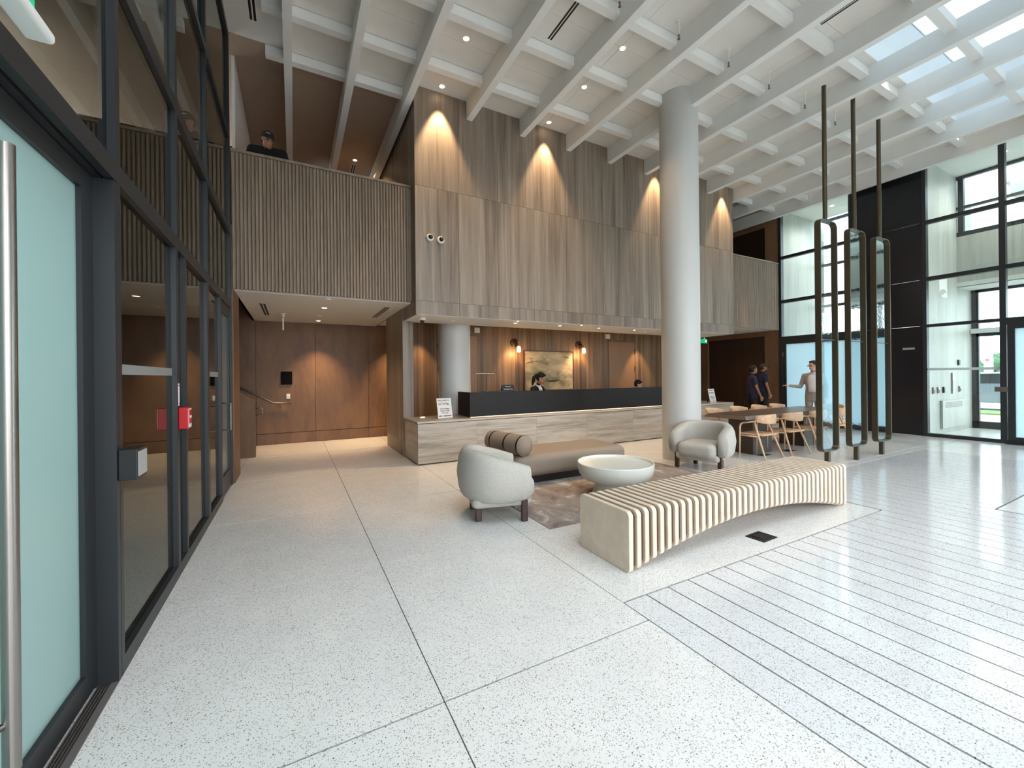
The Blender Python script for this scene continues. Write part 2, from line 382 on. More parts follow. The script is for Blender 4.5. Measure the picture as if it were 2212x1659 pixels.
sky2 = struct(thing('window_8_added', None, None), 'unseen skylight added behind the viewer to brighten the floor')  # unseen skylight, added so more daylight falls on the left floor
for b in ((-0.48, -2.38, 6.4605, -0.4, 1.88, 7.6), (6.2, -2.38, 6.4605, 6.28, 1.88, 7.6), (-0.4, 1.8, 6.4605, 6.2, 1.88, 7.6), (-0.4, -2.38, 6.4605, 6.2, -2.3, 7.6)): box('shaft_side', 'shaft_paint', b, sky2)
box('pane', 'glass_out', (-0.4, -2.3, 7.56, 6.2, 1.8, 7.575), sky2)

# ------------------------------------------------------------------ stone block over the reception
sw = struct(MB().box(1.86, 6.88, 2.60, 10.37, 7.9, 6.45).box(1.86, 7.9, 2.86, 10.37, 12.6, 6.45).build('wall_center', 'joint_dark'), 'tall vein cut stone wall above the reception')
zc = [2.57, 2.80, 4.76, 6.45]; nx = 11
for i in range(nx):
    xa = 1.83 + (10.4 - 1.83) * i / nx; xb = 1.83 + (10.4 - 1.83) * (i + 1) / nx
    for za, zb in zip(zc[:-1], zc[1:]):
        MB().box(xa + .002, 6.85, za + .002, xb - .002, 6.88, zb - .002).build('stone_panel', 'travertine', sw)
for za, zb in ((2.57, 2.80), (2.80, 4.76), (4.76, 6.45)):
    for ya, yb in ((6.85, 7.9), (7.9, 9.3), (9.3, 12.6)):
        if za < 2.7 and ya > 7: continue
        MB().box(1.83, ya + .002, za + .002, 1.86, yb - .002, zb - .002).build('stone_panel', 'travertine', sw)
        MB().box(10.37, ya + .002, za + .002, 10.4, yb - .002, zb - .002).build('stone_panel', 'travertine', sw)
struct(MB().box(1.85, 6.87, 2.565, 10.39, 7.9, 2.60).build('trim_1', 'white_paint'), 'white soffit strip under the stone wall')
struct(MB().box(1.84, 7.9, 2.82, 13.0, 11.5, 2.86).box(10.4, 7.12, 2.82, 13.0, 7.9, 2.86).build('trim_2', 'white_paint'), 'white soffit over the passage behind the table')
# mezzanine slabs
struct(MB().box(-0.80, 7.225, 2.80, 1.83, 12.6, 3.77).build('trim_3', 'white_paint'), 'white soffit over the corridor')
struct(MB().box(-0.79, 7.23, 3.772, 1.82, 12.6, 3.785).build('floor_mezzanine', 'dark_brown'), 'unseen dark floor sheet added to dim the mezzanine')  # unseen dark sheet added to cut light bounced onto the mezzanine ceiling
struct(MB().box(-0.8, 12.6, 2.8, 1.83, 12.7, 6.45).build('wall_mezzanine_back', 'wood_panel'), 'brown back wall of the mezzanine')
struct(MB().box(-4.0, 12.9, 0, 16, 13.0, 6.7).box(13.15, 7.2, 0, 13.25, 13.0, 6.7).build('wall_outer_back', 'dark_room'))
struct(MB().box(10.4, 7.225, 2.90, 13.0, 11.5, 3.77).build('trim_4', 'dark_room'), 'upper floor slab over the passage')

# pier beside the counter
pr = thing('stone_pier', 'veined stone pier between the corridor and the reception counter', 'pier', (1.82, 7.79, 0), kind='structure')
MB().box(0, 0, 0.285, 0.19, 1.54, 2.80).build('upper_panel', 'travertine', pr)
MB().box(0, 0, 0.0, 0.19, 1.54, 0.28).build('base_panel', 'travertine', pr)

# balustrades
def balustrade(x0, x1, label):
    t = thing('fluted_balustrade', label, 'balustrade', (x0, 7.1, 2.8), group='fluted mezzanine balustrades', kind='structure')
    L = x1 - x0
    MB().box(0, 0.032, 0.03, L, 0.12, 2.0).build('backing_panel', 'flute', t)
    MB().box(0, -0.004, 2.0, L, 0.13, 2.04).build('cap_rail', 'flute', t, bevel=0.004)
    pitch = 0.0484; n = int(L / pitch); me = None
    w2 = 0.0155
    for i in range(n):
        if me is None:
            pts = [(-w2, 0.034), (-w2, 0.01), (-0.009, 0.001), (0.009, 0.001), (w2, 0.01), (w2, 0.034)]
            me = MB().prism(pts, 0.0, 1.985, 'z').mesh('batten'); me.materials.append(MATS['flute'])
        o = link('batten', me, t); o.location = (pitch * (i + 0.5), 0, 0.005)
    return t
balustrade(-0.78, 1.83, 'long fluted wooden balustrade of the mezzanine left of the stone wall')
balustrade(10.4, 12.98, 'fluted wooden balustrade of the mezzanine right of the stone wall')

# ------------------------------------------------------------------ columns
def column(x, y, r, z1, label):
    t = thing('round_column', label, 'column', (x, y, 0), kind='structure')
    MB().lathe([(r, 0), (r, z1)], n=64).build('shaft', 'column_paint', t, smooth='auto')
    return t
column(6.12, 5.04, 0.325, 6.45, 'tall round pale column standing free in front of the counter')
column(3.0, 8.2, 0.335, 2.82, 'short round pale column behind the left end of the counter')

# ------------------------------------------------------------------ corridor on the left
wb = struct(MB().box(-4.2, 10.77, -0.01, 4.0, 10.9, 5.0).build('wall_back', 'joint_dark'), 'brown panelled wall at the end of the corridor')
for xa in (-4.35, -3.15, -1.95, -0.75, 0.45, 1.65, 2.85):
    for za, zb in ((0, 0.25), (0.25, 5.0)):
        MB().box(xa + .004, 10.75, za + .006, xa + 1.2 - .004, 10.77, zb - .006).build('wood_panel', 'wood_panel', wb)
struct(MB().box(-0.86, 7.06, 0.0, -0.76, 7.74, 2.80).build('trim_5', 'wood_panel'), 'narrow wooden jamb at the end of the glass wall')
struct(MB().box(3.2, 9.34, 0, 3.3, 10.75, 2.8).build('wall_corridor_end', 'wood_panel'))
struct(MB().box(-4.2, 7.7, -0.01, -4.1, 10.9, 5.0).box(-4.2, 7.6, -0.01, -0.80, 7.72, 5.0).box(-4.2, 7.6, 5.0, -0.8, 10.9, 5.1).build('wall_stairwell', 'wood_panel'), 'brown wall of the stairwell')
struct(MB().box(-0.80, 7.5, 2.80, -0.76, 10.8, 6.45).build('wall_left_upper', 'white_paint'), 'white side wall of the mezzanine')
# stair: guard wall with a sloping cap and treads climbing to the left
st = thing('staircase', 'brown staircase rising to the left behind a sloping guard wall', 'stairs', (-0.66, 9.2, 0), kind='structure')
MB().prism([(-3.2, 0), (0, 0), (0, 1.06), (-0.04, 1.09), (-3.2, 3.0)], 0, 0.12, 'y').build('guard_wall', 'wood_panel', st)
MB().prism([(-3.2, 3.0), (0, 1.06), (0, 1.10), (-3.2, 3.04)], -0.012, 0.135, 'y').build('cap', 'wood_panel', st)
for k in range(10):
    MB().box(-0.30 - 0.28 * (k + 1), 0.12, 0, -0.12 - 0.28 * k, 1.55, 0.17 * (k + 1)).build('tread', 'wood_panel', st)
hr = tag(MB().tube([(-2.6, 10.68, 2.2), (-0.42, 10.68, 0.955), (-0.05, 10.68, 0.93)], 0.019).tube([(-0.28, 10.68, 0.92), (-0.28, 10.69, 0.86), (-0.28, 10.752, 0.84)], 0.008)
         .tube([(-1.6, 10.68, 1.6), (-1.6, 10.69, 1.54), (-1.6, 10.752, 1.53)], 0.008).build('handrail', 'steel_dull', smooth=True), 'thin metal handrail on the brown corridor wall', 'handrail')
tag(MB().tube([(-0.665, 9.26, 0.93), (-0.54, 9.26, 0.93), (-0.54, 9.26, 0.80), (-0.665, 9.26, 0.80)], 0.009).build('rail_return', 'steel', smooth=True), 'small square metal rail end on the stair guard wall', 'rail end')
s_ = thing('wall_screen', 'square black screen on the brown corridor wall', 'screen', (-0.15, 10.75, 1.36))
MB().box(-0.115, -0.03, 0, 0.115, 0, 0.30).build('housing', 'screen_black', s_, bevel=0.004); MB().box(-0.105, -0.032, 0.012, 0.105, -0.030, 0.288).build('display', 'screen_black', s_)
s_ = thing('light_switch', 'small white switch plate below the black screen', 'switch', (-0.12, 10.75, 1.03))
MB().box(-0.038, -0.012, 0, 0.038, 0, 0.118).build('plate', 'plastic_white', s_, bevel=0.003); MB().box(-0.014, -0.017, 0.03, 0.014, -0.012, 0.088).build('rocker', 'paper_white', s_)

# ------------------------------------------------------------------ reception niche
rb = struct(MB().box(1.9, 9.32, 0, 10.5, 9.44, 2.86).build('wall_reception', 'joint_dark'), 'wood panelled wall behind the reception desk')
dl = [(2.96, 4.02), (8.19, 9.26)]
xs = [2.0, 2.96, 4.02, 5.06, 6.10, 7.14, 8.19, 9.26, 10.47]
for xa, xb in zip(xs[:-1], xs[1:]):
    isd = any(abs(xa - d[0]) < .01 for d in dl)
    MB().box(xa + .002, 9.30, 2.53 if isd else 0, xb - .002, 9.32, 2.82).build('wood_panel', 'wood_reception', rb)
for k, (xa, xb) in enumerate(dl):
    d = struct(thing('door_%d' % (k + 4), None, None, (xa, 9.3, 0)), ['flush wooden door half hidden by the short column', 'flush wooden door behind the right end of the desk'][k])
    MB().box(0.03, -0.004, 0.01, xb - xa - 0.03, 0.016, 2.49).build('leaf', 'wood_door', d)
    MB().box(0, -0.008, 0, 0.028, 0.018, 2.53).box(xb - xa - 0.028, -0.008, 0, xb - xa, 0.018, 2.53).box(0.028, -0.008, 2.495, xb - xa - 0.028, 0.018, 2.53).build('door_frame', 'wood_reception', d)
    hx = 0.03 if k == 0 else xb - xa - 0.03
    for z in (0.35, 1.62, 2.15): MB().box(hx - 0.012, -0.02, z, hx + 0.012, -0.008, z + 0.13).build('hinge', 'plastic_black', d)
    s_ = tag(MB().box(-0.05, -0.05, 0, 0.09, 0, 0.13).build('door_sensor', 'plastic_white', bevel=0.004, loc=(xa + (1.0 if k == 0 else -0.06), 9.3, 2.57)),
             ['small white box above the door by the short column', 'small white box above the door at the right end of the desk'][k], 'sensor')
struct(MB().box(2.01, 7.83, 0, 2.03, 9.3, 2.82).build('wall_niche_left', 'wood_reception'))
struct(MB().box(10.4, 9.3, 0, 10.5, 11.5, 2.82).build('wall_niche_right', 'wood_panel'))
struct(MB().box(10.4, 11.4, 0, 13.2, 11.5, 2.82).build('wall_passage_end', 'wood_panel'))

ct = thing('reception_counter', 'long low stone counter with level veins under the reception', 'counter', (1.84, 6.85, 0))
L = 8.51
jx = [0, 1.08, 2.35, 3.6, 4.9, 6.2, 7.5, L]
for a, b in zip(jx[:-1], jx[1:]): MB().box(a + .0015, 0, 0.02, b - .0015, 0.03, 0.70).build('front_panel', 'travertine_level', ct)
MB().box(0, 0.0315, 0.02, 0.03, 0.92, 0.70).build('end_panel', 'travertine_level', ct); MB().box(L - .03, 0.0315, 0.02, L, 0.92, 0.70).build('end_panel', 'travertine_level', ct)
MB().box(0.035, 0.035, 0.0, L - .035, 0.90, 0.70).build('core', 'joint_dark', ct)
MB().box(-0.005, -0.005, 0.708, L + .005, 0.94, 0.738).build('worktop', 'travertine_level', ct, bevel=0.003)
dk = thing('reception_desk', 'long black raised desk screen standing on the stone counter', 'desk', (2.87, 7.05, 0.738))
MB().box(0, 0, 0.012, 6.35, 0.05, 0.465).build('front_screen', 'desk_black', dk, bevel=0.004)
MB().box(0, 0.052, 0.012, 0.05, 0.62, 0.465).build('end_screen', 'desk_black', dk); MB().box(6.30, 0.052, 0.012, 6.35, 0.62, 0.465).build('end_screen', 'desk_black', dk)
MB().box(0.052, 0.052, 0.20, 6.298, 0.60, 0.24).build('desk_top', 'desk_black', dk)
MB().box(0.02, 0.006, 0.0, 6.33, 0.04, 0.012).build('light_strip', 'led_strip', dk)

def welcome_sign(loc, rz, label):
    t = thing('welcome_sign', label, 'sign', loc, rz, 'white welcome signs on the counter')
    a = math.radians(-12); R = (PI / 2 + a, 0, 0)
    def pt(x, z, d=0.004): return (x, math.sin(-a) * z - d * math.cos(a), z * math.cos(a) - d * math.sin(-a) + 0.002)
    c, s = math.cos(a), -math.sin(a)
    MB().add([(-0.145, 0, 0), (0.145, 0, 0), (0.145, 0.37 * s, 0.37 * c), (-0.145, 0.37 * s, 0.37 * c), (-0.145, 0.006, 0), (0.145, 0.006, 0), (0.145, 0.006 + 0.37 * s, 0.37 * c), (-0.145, 0.006 + 0.37 * s, 0.37 * c)],
             [(0, 1, 2, 3), (7, 6, 5, 4), (0, 4, 5, 1), (1, 5, 6, 2), (2, 6, 7, 3), (3, 7, 4, 0)]).build('panel', 'paper_white', t)
    MB().prism([(0.006 + 0.30 * s, 0.28 * c), (0.17, 0.0), (0.176, 0.0), (0.012 + 0.30 * s, 0.29 * c)], -0.03, 0.03, 'x').build('easel_leg', 'plastic_black', t)
    text('lettering', 'WELCOME TO', 0.036, 'ink_black', t, pt(-0.01, 0.325), R)
    for i, (ch, mm) in enumerate(zip('FESTIVAL', ['ink_blue', 'ink_green', 'ink_yellow', 'ink_black', 'ink_black', 'ink_red', 'ink_red', 'ink_black'])):
        text('lettering', ch, 0.058, mm, t, pt(-0.105 + 0.027 * i, 0.262 + 0.006 * ((i % 3) - 1)), R)
    for k, s2 in enumerate(('Visitors Please', 'Register With', 'Concierge')): text('lettering', s2, 0.032, 'ink_black', t, pt(0.0, 0.172 - 0.038 * k), R)
    for i, mm in enumerate(['ink_blue', 'ink_yellow', 'ink_blue', 'ink_red', 'ink_red']):
        MB().add([pt(-0.125 + 0.05 * i, 0.030, 0.002), pt(-0.077 + 0.05 * i, 0.030, 0.002), pt(-0.077 + 0.05 * i, 0.045, 0.002), pt(-0.125 + 0.05 * i, 0.045, 0.002)], [(0, 1, 2, 3)]).build('colour_bar', mm, t)
    return t
welcome_sign((2.47, 7.26, 0.739), 0.10, 'white welcome sign standing on the left end of the stone counter')
welcome_sign((9.88, 7.10, 0.739), 0.10, 'white welcome sign on the far right end of the counter past the column')
t = thing('desk_notice', 'small black notice with white words on the left of the reception desk', 'sign', (3.72, 7.12, 1.204))
MB().add([(-0.135, 0, 0), (0.135, 0, 0), (0.135, 0.045, 0.125), (-0.135, 0.045, 0.125), (-0.135, 0.1, 0), (0.135, 0.1, 0)], [(0, 1, 2, 3), (2, 5, 4, 3), (0, 4, 5, 1), (1, 5, 2), (0, 3, 4)]).build('tent_card', 'plastic_black', t)
R = (PI / 2 - math.atan2(0.045, 0.125), 0, 0)
text('lettering', 'Reserved', 0.030, 'ink_white', t, (0, 0.030, 0.092), R); text('lettering', 'Concierge is Busy', 0.027, 'ink_white', t, (0, 0.012, 0.042), R)
t = thing('desk_lamp', 'thin bronze desk lamp with a level light bar at the left of the desk', 'lamp', (3.42, 7.5, 0.978))
MB().lathe([(0.09, 0), (0.09, 0.012), (0.01, 0.018)], n=24).build('base', 'brass_dark', t, smooth='auto')
MB().tube([(0, 0, 0.01), (0, 0, 0.59)], 0.006, 8).build('stem', 'brass_dark', t)
MB().box(-0.28, -0.02, 0.585, 0.22, 0.02, 0.60).build('light_bar', 'brass_dark', t); MB().box(-0.24, -0.014, 0.581, 0.18, 0.014, 0.585).build('diffuser', 'led_strip', t)
spot('desk_lamp_light', (0, 0, 0.57), 5, 150, 0.8, parent=t)
tag(MB().box(-0.15, -0.08, 0, 0.15, 0.08, 0.012).build('keyboard_tray', 'plastic_black', bevel=0.003, loc=(3.35, 7.11 + 0.03, 1.204)), 'thin dark tray lying on the desk edge below the lamp', 'tray')
tag(MB().box(-0.04, -0.025, 0, 0.04, 0.025, 0.018).build('card_holder', 'led_strip', bevel=0.003, loc=(2.12, 7.55, 0.739)), 'tiny glowing card holder at the left end of the counter', 'card holder')

# art and sconces
t = thing('framed_painting', 'large framed painting in muted green and ochre behind the desk', 'painting', (6.1, 9.3, 1.10))
for b in ((-0.80, -0.045, 0, -0.775, 0, 1.07), (0.775, -0.045, 0, 0.80, 0, 1.07), (-0.775, -0.045, 0, 0.775, 0, 0.025), (-0.775, -0.045, 1.045, 0.775, 0, 1.07)): box('frame_rail', 'art_frame', b, t)
MB().box(-0.775, -0.03, 0.025, 0.775, -0.005, 1.045).build('canvas', 'canvas_wash', t)
random.seed(3)
m_ = MB()
def ribbon(pts, ww):
    n = len(pts); vs = []
    for q in range(n):
        a, b = Vector(pts[max(q - 1, 0)]), Vector(pts[min(q + 1, n - 1)]); d = (b - a).normalized(); f = ww / 2 * (0.25 + 0.75 * math.sin(PI * (q + .4) / n))
        vs += [(pts[q][0] - d.y * f, -0.0312, pts[q][1] + d.x * f), (pts[q][0] + d.y * f, -0.0312, pts[q][1] - d.x * f)]
    m_.add(vs, [(2 * q, 2 * q + 1, 2 * q + 3, 2 * q + 2) for q in range(n - 1)])
def wander(x, z, a, L, n, bend, ww):
    pts = []
    for q in range(n):
        pts.append((x, z)); a += random.uniform(-bend, bend); x += math.cos(a) * L / n; z += math.sin(a) * L / n
    ribbon(pts, ww)
wander(-0.74, 0.73, 0.35, 0.26, 7, 0.25, 0.03); wander(-0.60, 0.84, -0.9, 0.16, 6, 0.4, 0.02); wander(-0.62, 0.86, 0.1, 0.12, 5, 0.5, 0.02)
wander(0.45, 0.92, -0.3, 0.24, 7, 0.3, 0.03); wander(-0.12, 0.27, -0.05, 0.52, 10, 0.12, 0.045); wander(-0.10, 0.235, 0.02, 0.46, 9, 0.1, 0.02)
for q in range(34): wander(random.choice((random.uniform(-0.55, -0.2), random.uniform(0.25, 0.62))), random.uniform(0.22, 0.56), random.uniform(-0.6, 0.6), random.uniform(0.04, 0.14), 5, 0.7, random.uniform(0.006, 0.016))
for q in ((-0.48, 0.78), (-0.42, 0.785)): m_.add([(q[0] + 0.016 * math.cos(a), -0.0314, q[1] + 0.013 * math.sin(a)) for a in [2 * PI * i / 9 for i in range(9)]], [tuple(range(9))])
tag(m_.build('brush_strokes', 'stroke_brown', t), kind='stuff')
def sconce(x, z, label):
    t = thing('wall_sconce', label, 'sconce', (x, 9.3, z), 0, 'brass wall sconces beside the painting')
    MB().loft([[(r * math.cos(2 * PI * i / 28), y, r * math.sin(2 * PI * i / 28)) for i in range(28)] for r, y in ((0.11, 0), (0.11, -0.02), (0.095, -0.03))]).build('backplate', 'brass_dark', t, smooth='auto')
    MB().tube([(0.0, -0.02, 0), (0.02, -0.14, 0.0), (0.03, -0.20, -0.02), (0.03, -0.20, -0.06)], 0.011).build('arm', 'brass_dark', t, smooth=True)
    MB().lathe([(0.012, -0.05), (0.052, -0.075), (0.052, -0.095), (0.012, -0.1)], (0.03, -0.20, 0), 24).build('shade_cap', 'brass_dark', t, smooth='auto')
    MB().lathe([(0.02, -0.10), (0.042, -0.12), (0.048, -0.18), (0.046, -0.235), (0.03, -0.25)], (0.03, -0.20, 0), 24).build('glass_shade', 'lamp_soft', t, smooth=True)
    l = bpy.data.lights.new('sconce_light', 'POINT'); l.energy = 7; l.color = (1, 0.62, 0.26); l.shadow_soft_size = 0.05
    o = link('sconce_light', l, t); o.location = (0.03, -0.24, -0.30)
sconce(5.03, 2.36, 'brass wall sconce with a glowing shade left of the painting')
sconce(7.10, 2.36, 'brass wall sconce with a glowing shade right of the painting')

# ------------------------------------------------------------------ right wall beyond the glass (x = 13)
wr = struct(MB().box(13.0, 7.12, 2.66, 13.1, 11.5, 2.82).box(13.0, 7.12, 0, 13.1, 7.56, 2.66).box(13.0, 9.56, 0, 13.1, 11.5, 2.66).build('wall_right', 'wood_panel'), 'brown wall of the passage behind the table')
struct(MB().box(13.09, 7.5, 0, 13.14, 9.6, 2.7).build('wall_right_recess', 'dark_brown'), 'dark brown sheet standing for the shaded opening in the passage wall')  # shade of the open passage put into a dark brown sheet
struct(MB().box(13.0, 7.12, 3.77, 13.1, 7.52, 6.45).box(13.0, 7.52, 6.07, 13.1, 12.6, 6.45).build('wall_right_upper', 'wood_door'), 'brown grey wall of the right mezzanine')
struct(MB().box(13.09, 7.4, 3.77, 13.15, 12.6, 6.45).box(10.4, 12.5, 3.77, 13.1, 12.6, 6.45).build('wall_right_upper_recess', 'dark_brown'))  # dark inset sheets stand for the shade inside the upper opening

# glazed right wall
def member(p, b, name): return box(name, 'frame_black', b, p)
g2 = struct(thing('window_2', None, None), 'black framed glass wall on the right of the lobby')
for y0, y1 in ((7.04, 7.12), (3.84, 3.91), (2.64, 2.73), (0.6, 0.69), (-1.5, -1.41), (-3.5, -3.41)): member(g2, (12.98, y0, 0, 13.12, y1, 6.45), 'mullion')
member(g2, (12.98, 5.29, 0, 13.12, 5.34, 6.45), 'mullion')
bays = [(5.34, 7.04), (2.73, 3.84), (0.69, 2.64), (-1.41, 0.6), (-3.41, -1.5)]
for y0, y1 in bays:
    for z0, z1 in ((4.935, 5.015), (3.61, 3.70), (2.46, 2.60) if y0 > 5 or y0 < 2 else (2.535, 2.60), (0.0, 0.075)): member(g2, (12.98, y0, z0, 13.10, y1, z1), 'transom')
    for z0, z1 in ((5.015, 6.45), (3.70, 4.935), (2.60, 3.61)): box('pane', 'glass_clear', (13.03, y0, z0, 13.045, y1, z1), g2)
box('pane', 'glass_clear', (13.03, 2.73, 0.075, 13.045, 3.84, 2.535), g2)
box('glass_band', 'band_pale', (13.022, 2.73, 1.53, 13.026, 3.84, 1.585), g2)
for z0, z1 in ((0.0, 2.57), (2.57, 3.65), (3.65, 4.98), (4.98, 6.45)): box('black_panel', 'black_panel', (12.985, 3.91, z0 + .004, 13.10, 5.29, z1 - .004), g2)
tag(MB().box(-0.002, -0.11, 0, 0, 0.11, 0.05).build('wall_notice', 'notice_grey', loc=(12.985, 4.16, 2.03)), 'small pale notice strip on the black panel', 'sign')
def frosted_door(name, y0, y1, label, leaf='frost_blue'):
    d = struct(thing(name, None, None), label)
    for b in ((12.99, y0, 0, 13.06, y0 + .10, 2.46), (12.99, y1 - .10, 0, 13.06, y1, 2.46), (12.99, y0 + .1, 2.37, 13.06, y1 - .1, 2.46), (12.99, y0 + .1, 0, 13.06, y1 - .1, 0.14)): member(d, b, 'door_frame')
    box('pane', leaf, (13.02, y0 + .1, 0.14, 13.03, y1 - .1, 2.37), d)
    return d
d = frosted_door('door_2', 6.05, 7.03, 'black framed frosted glass door beside the passage')
for z in (0.35, 1.2, 2.0): box('hinge', 'steel', (12.965, 7.0, z, 12.988, 7.025, z + .14), d)
d = frosted_door('door_6', 5.345, 6.04, 'narrow frosted glass side light beside the black panel')
d = frosted_door('door_3', 0.70, 2.63, 'wide frosted glass entrance door at the right edge')
box('lock_box', 'steel_dull', (12.95, 2.62, 1.07, 12.978, 2.80, 1.17), d)
struct(MB().box(12.8, 0.7, 0.0, 12.97, 2.63, 0.012).build('trim_6', 'steel'), 'bright metal threshold of the entrance door')
for y0, y1 in ((-1.41, 0.6), (-3.41, -1.5)): box('pane', 'glass_clear', (13.03, y0, 0.075, 13.045, y1, 2.46), g2)

# vestibules behind the right glass
veined('stone_pale', [S(166, 166, 158), S(180, 180, 172), S(190, 190, 183)], 1.6, (2.2, 2.2, 0.2), 0.5, 0.06)
struct(MB().box(13.12, 3.85, 0, 16.05, 4.0, 6.5).build('wall_vestibule', 'stone_pale'), 'pale stone side wall of the entrance vestibule')
struct(MB().box(13.1, 7.1, 0, 15.6, 7.2, 6.5).box(13.12, 5.2, 0, 15.2, 5.3, 6.5).build('wall_side_vestibule', 'stone_pale'), 'pale side wall seen through the left glass')
struct(MB().box(13.1, -3.6, 6.45, 15.1, 7.2, 6.6).box(14.9, -3.6, 3.65, 16.1, 4.0, 3.75).build('ceiling_vestibule', 'white_paint'), 'white ceiling of the entrance vestibule')
struct(MB().box(14.95, -3.6, 3.65, 15.05, 3.85, 4.92).build('wall_vestibule_upper', 'stone_pale'), 'pale spandrel wall over the entrance doors')
g4 = struct(thing('window_4', None, None), 'outer windows above the entrance')
for z0, z1 in ((4.92, 5.03), (6.38, 6.45), (5.62, 5.68)): member(g4, (14.95, -3.6, z0, 15.05, 3.85, z1), 'transom')
for y in (3.72, 2.2, 0.4, -1.4, -3.2): member(g4, (14.94, y, 5.03, 15.06, y + .1, 6.38), 'mullion')
for y0, y1 in ((2.3, 3.72), (0.5, 2.2), (-1.3, 0.4), (-3.1, -1.4)): box('pane', 'glass_out', (14.99, y0, 5.03, 15.0, y1, 6.38), g4)
g5 = struct(thing('window_5', None, None), 'outer glazed entrance front of the vestibule')
for y in (3.72, 2.5, 1.0, -0.6, -2.2, -3.6): member(g5, (15.95, y, 0, 16.05, y + .12, 3.65), 'mullion')
for z0, z1 in ((0, 0.18), (2.42, 2.60), (3.58, 3.65)): member(g5, (15.95, -3.6, z0, 16.05, 3.85, z1), 'transom')
for y0, y1 in ((2.62, 3.72), (1.12, 2.5), (-0.48, 1.0), (-2.08, -0.6)):
    for z0, z1 in ((0.18, 2.42), (2.6, 3.58)): box('pane', 'glass_out', (15.99, y0, z0, 16.0, y1, z1), g5)
box('closer_box', 'plastic_white', (15.83, 2.5, 2.50, 15.94, 3.84, 2.62), g5)
g6 = struct(thing('window_6', None, None), 'outer window of the left vestibule')
for z0, z1 in ((0, 0.15), (2.5, 2.6), (3.62, 3.70), (4.94, 5.02), (6.36, 6.45)): member(g6, (15.2, 5.3, z0, 15.28, 7.1, z1), 'transom')
for z0, z1 in ((0.15, 2.5), (2.6, 3.62), (3.7, 4.94), (5.02, 6.36)): box('pane', 'glass_out', (15.23, 5.3, z0, 15.24, 7.1, z1), g6)
# devices on the vestibule wall
for nm, x, z, hw, h, mt_, lb, ct_ in (('intercom_panel', 14.55, 0.95, 0.06, 0.52, 'steel', 'tall narrow intercom panel on the vestibule wall', 'intercom'),
        ('card_reader', 13.34, 0.98, 0.05, 0.15, 'steel_dull', 'leftmost small metal reader on the vestibule wall', 'card reader'),
        ('card_reader', 13.62, 0.98, 0.035, 0.15, 'steel', 'second small metal reader from the left on the vestibule wall', 'card reader'),
        ('card_reader', 13.96, 0.98, 0.04, 0.15, 'plastic_black', 'small dark reader left of the tall intercom', 'card reader'),
        ('card_reader', 15.02, 0.98, 0.04, 0.15, 'steel', 'small metal reader right of the tall intercom', 'card reader'),
        ('wall_camera', 14.98, 1.66, 0.06, 0.14, 'plastic_black', 'small dark camera high on the vestibule wall', 'camera')):
    t = thing(nm, lb, ct_, (x, 3.85, z))
    MB().box(-hw, -0.03, 0, hw, 0, h).build('housing', mt_, t, bevel=0.006)
    MB().box(-hw * .6, -0.034, h * .1, hw * .6, -0.030, h * .62).build('face', 'ink_white' if 'inter' in nm else 'plastic_black', t)
t = thing('heater_cabinet', 'pale wall heater with a grille low on the vestibule wall', 'heater', (14.5, 3.85, 0.12))
MB().box(-0.74, -0.05, 0, 0.74, 0, 0.68).build('cabinet', 'stone_pale', t, bevel=0.006)
for k in range(5): MB().box(-0.55, -0.056, 0.50 + 0.028 * k, 0.55, -0.05, 0.516 + 0.028 * k).build('grille_slat', 'steel_dull', t)

for k, (x, y, z) in enumerate(((14.2, 2.9, 6.445), (14.2, 0.9, 6.445), (14.1, 6.2, 6.445), (15.5, 2.6, 3.645))):
    t = thing('downlight', ['vestibule ceiling light behind the tall mullion', 'vestibule ceiling light at the right edge', 'ceiling light behind the left glass of the right wall', 'low vestibule ceiling light over the entrance door'][k], 'ceiling light', (x, y, z), 0, 'vestibule downlights')
    MB().lathe([(0.05, 0), (0.065, 0), (0.065, -0.004), (0.05, -0.004), (0.05, 0)], n=20, cap=False).build('trim_ring', 'plastic_white', t); MB().lathe([(0.001, -0.002), (0.05, -0.002), (0.05, -0.0015), (0.001, -0.0015)], n=20).build('lamp_face', 'lamp_warm', t)
    spot('downlight_beam', (0, 0, -0.012), 170 if k < 3 else 70, 150, 0.9, (1.0, 0.93, 0.84), 0.05, t)
cn = struct(thing('trim_8', None, None), 'pale canopy over the street outside the entrance')
box('canopy_slab', 'concrete', (16.2, -4.0, 6.35, 19.6, 3.3, 6.6), cn); box('canopy_edge', 'concrete', (19.4, -4.0, 5.75, 19.7, 3.3, 6.36), cn)
for y in (2.9, 0.2): box('canopy_beam', 'concrete', (16.2, y, 6.0, 19.4, y + .3, 6.35), cn)
box('canopy_post', 'concrete', (19.3, 2.85, -0.03, 19.62, 3.2, 5.75), cn)
# street outside
struct(MB().box(16.06, -40, -0.15, 120, 60, -0.03).build('ground_outside', 'concrete'), 'pale pavement outside the entrance')
struct(MB().box(-20, -60, -0.15, 16.06, -3.62, -0.03).build('ground_front', 'concrete'))
tag(MB().box(21.5, -8, -0.03, 23.2, 20, 0.02).build('grass_verge', 'grass'), 'strip of grass outside the entrance door', 'grass', kind='stuff')
random.seed(5)
for k, (x, y, h, lb) in enumerate(((33.0, 7.3, 2.0, 'dark green hedge behind the parked car'), (36, 8.6, 2.6, 'rounded green tree crown far behind the parked car'))):
    m_ = MB()
    for i in range(26):
        a, b_ = random.random() * 2 * PI, random.random()
        m_.ball((x + random.uniform(-1, 1), y + random.uniform(-2.2, 2.2), h * random.uniform(0.2, 0.8)), random.uniform(0.35, 0.7), 8, 6)
    tag(m_.build('hedge' if k == 0 else 'street_tree', 'leaf'), lb, 'hedge' if k == 0 else 'tree')
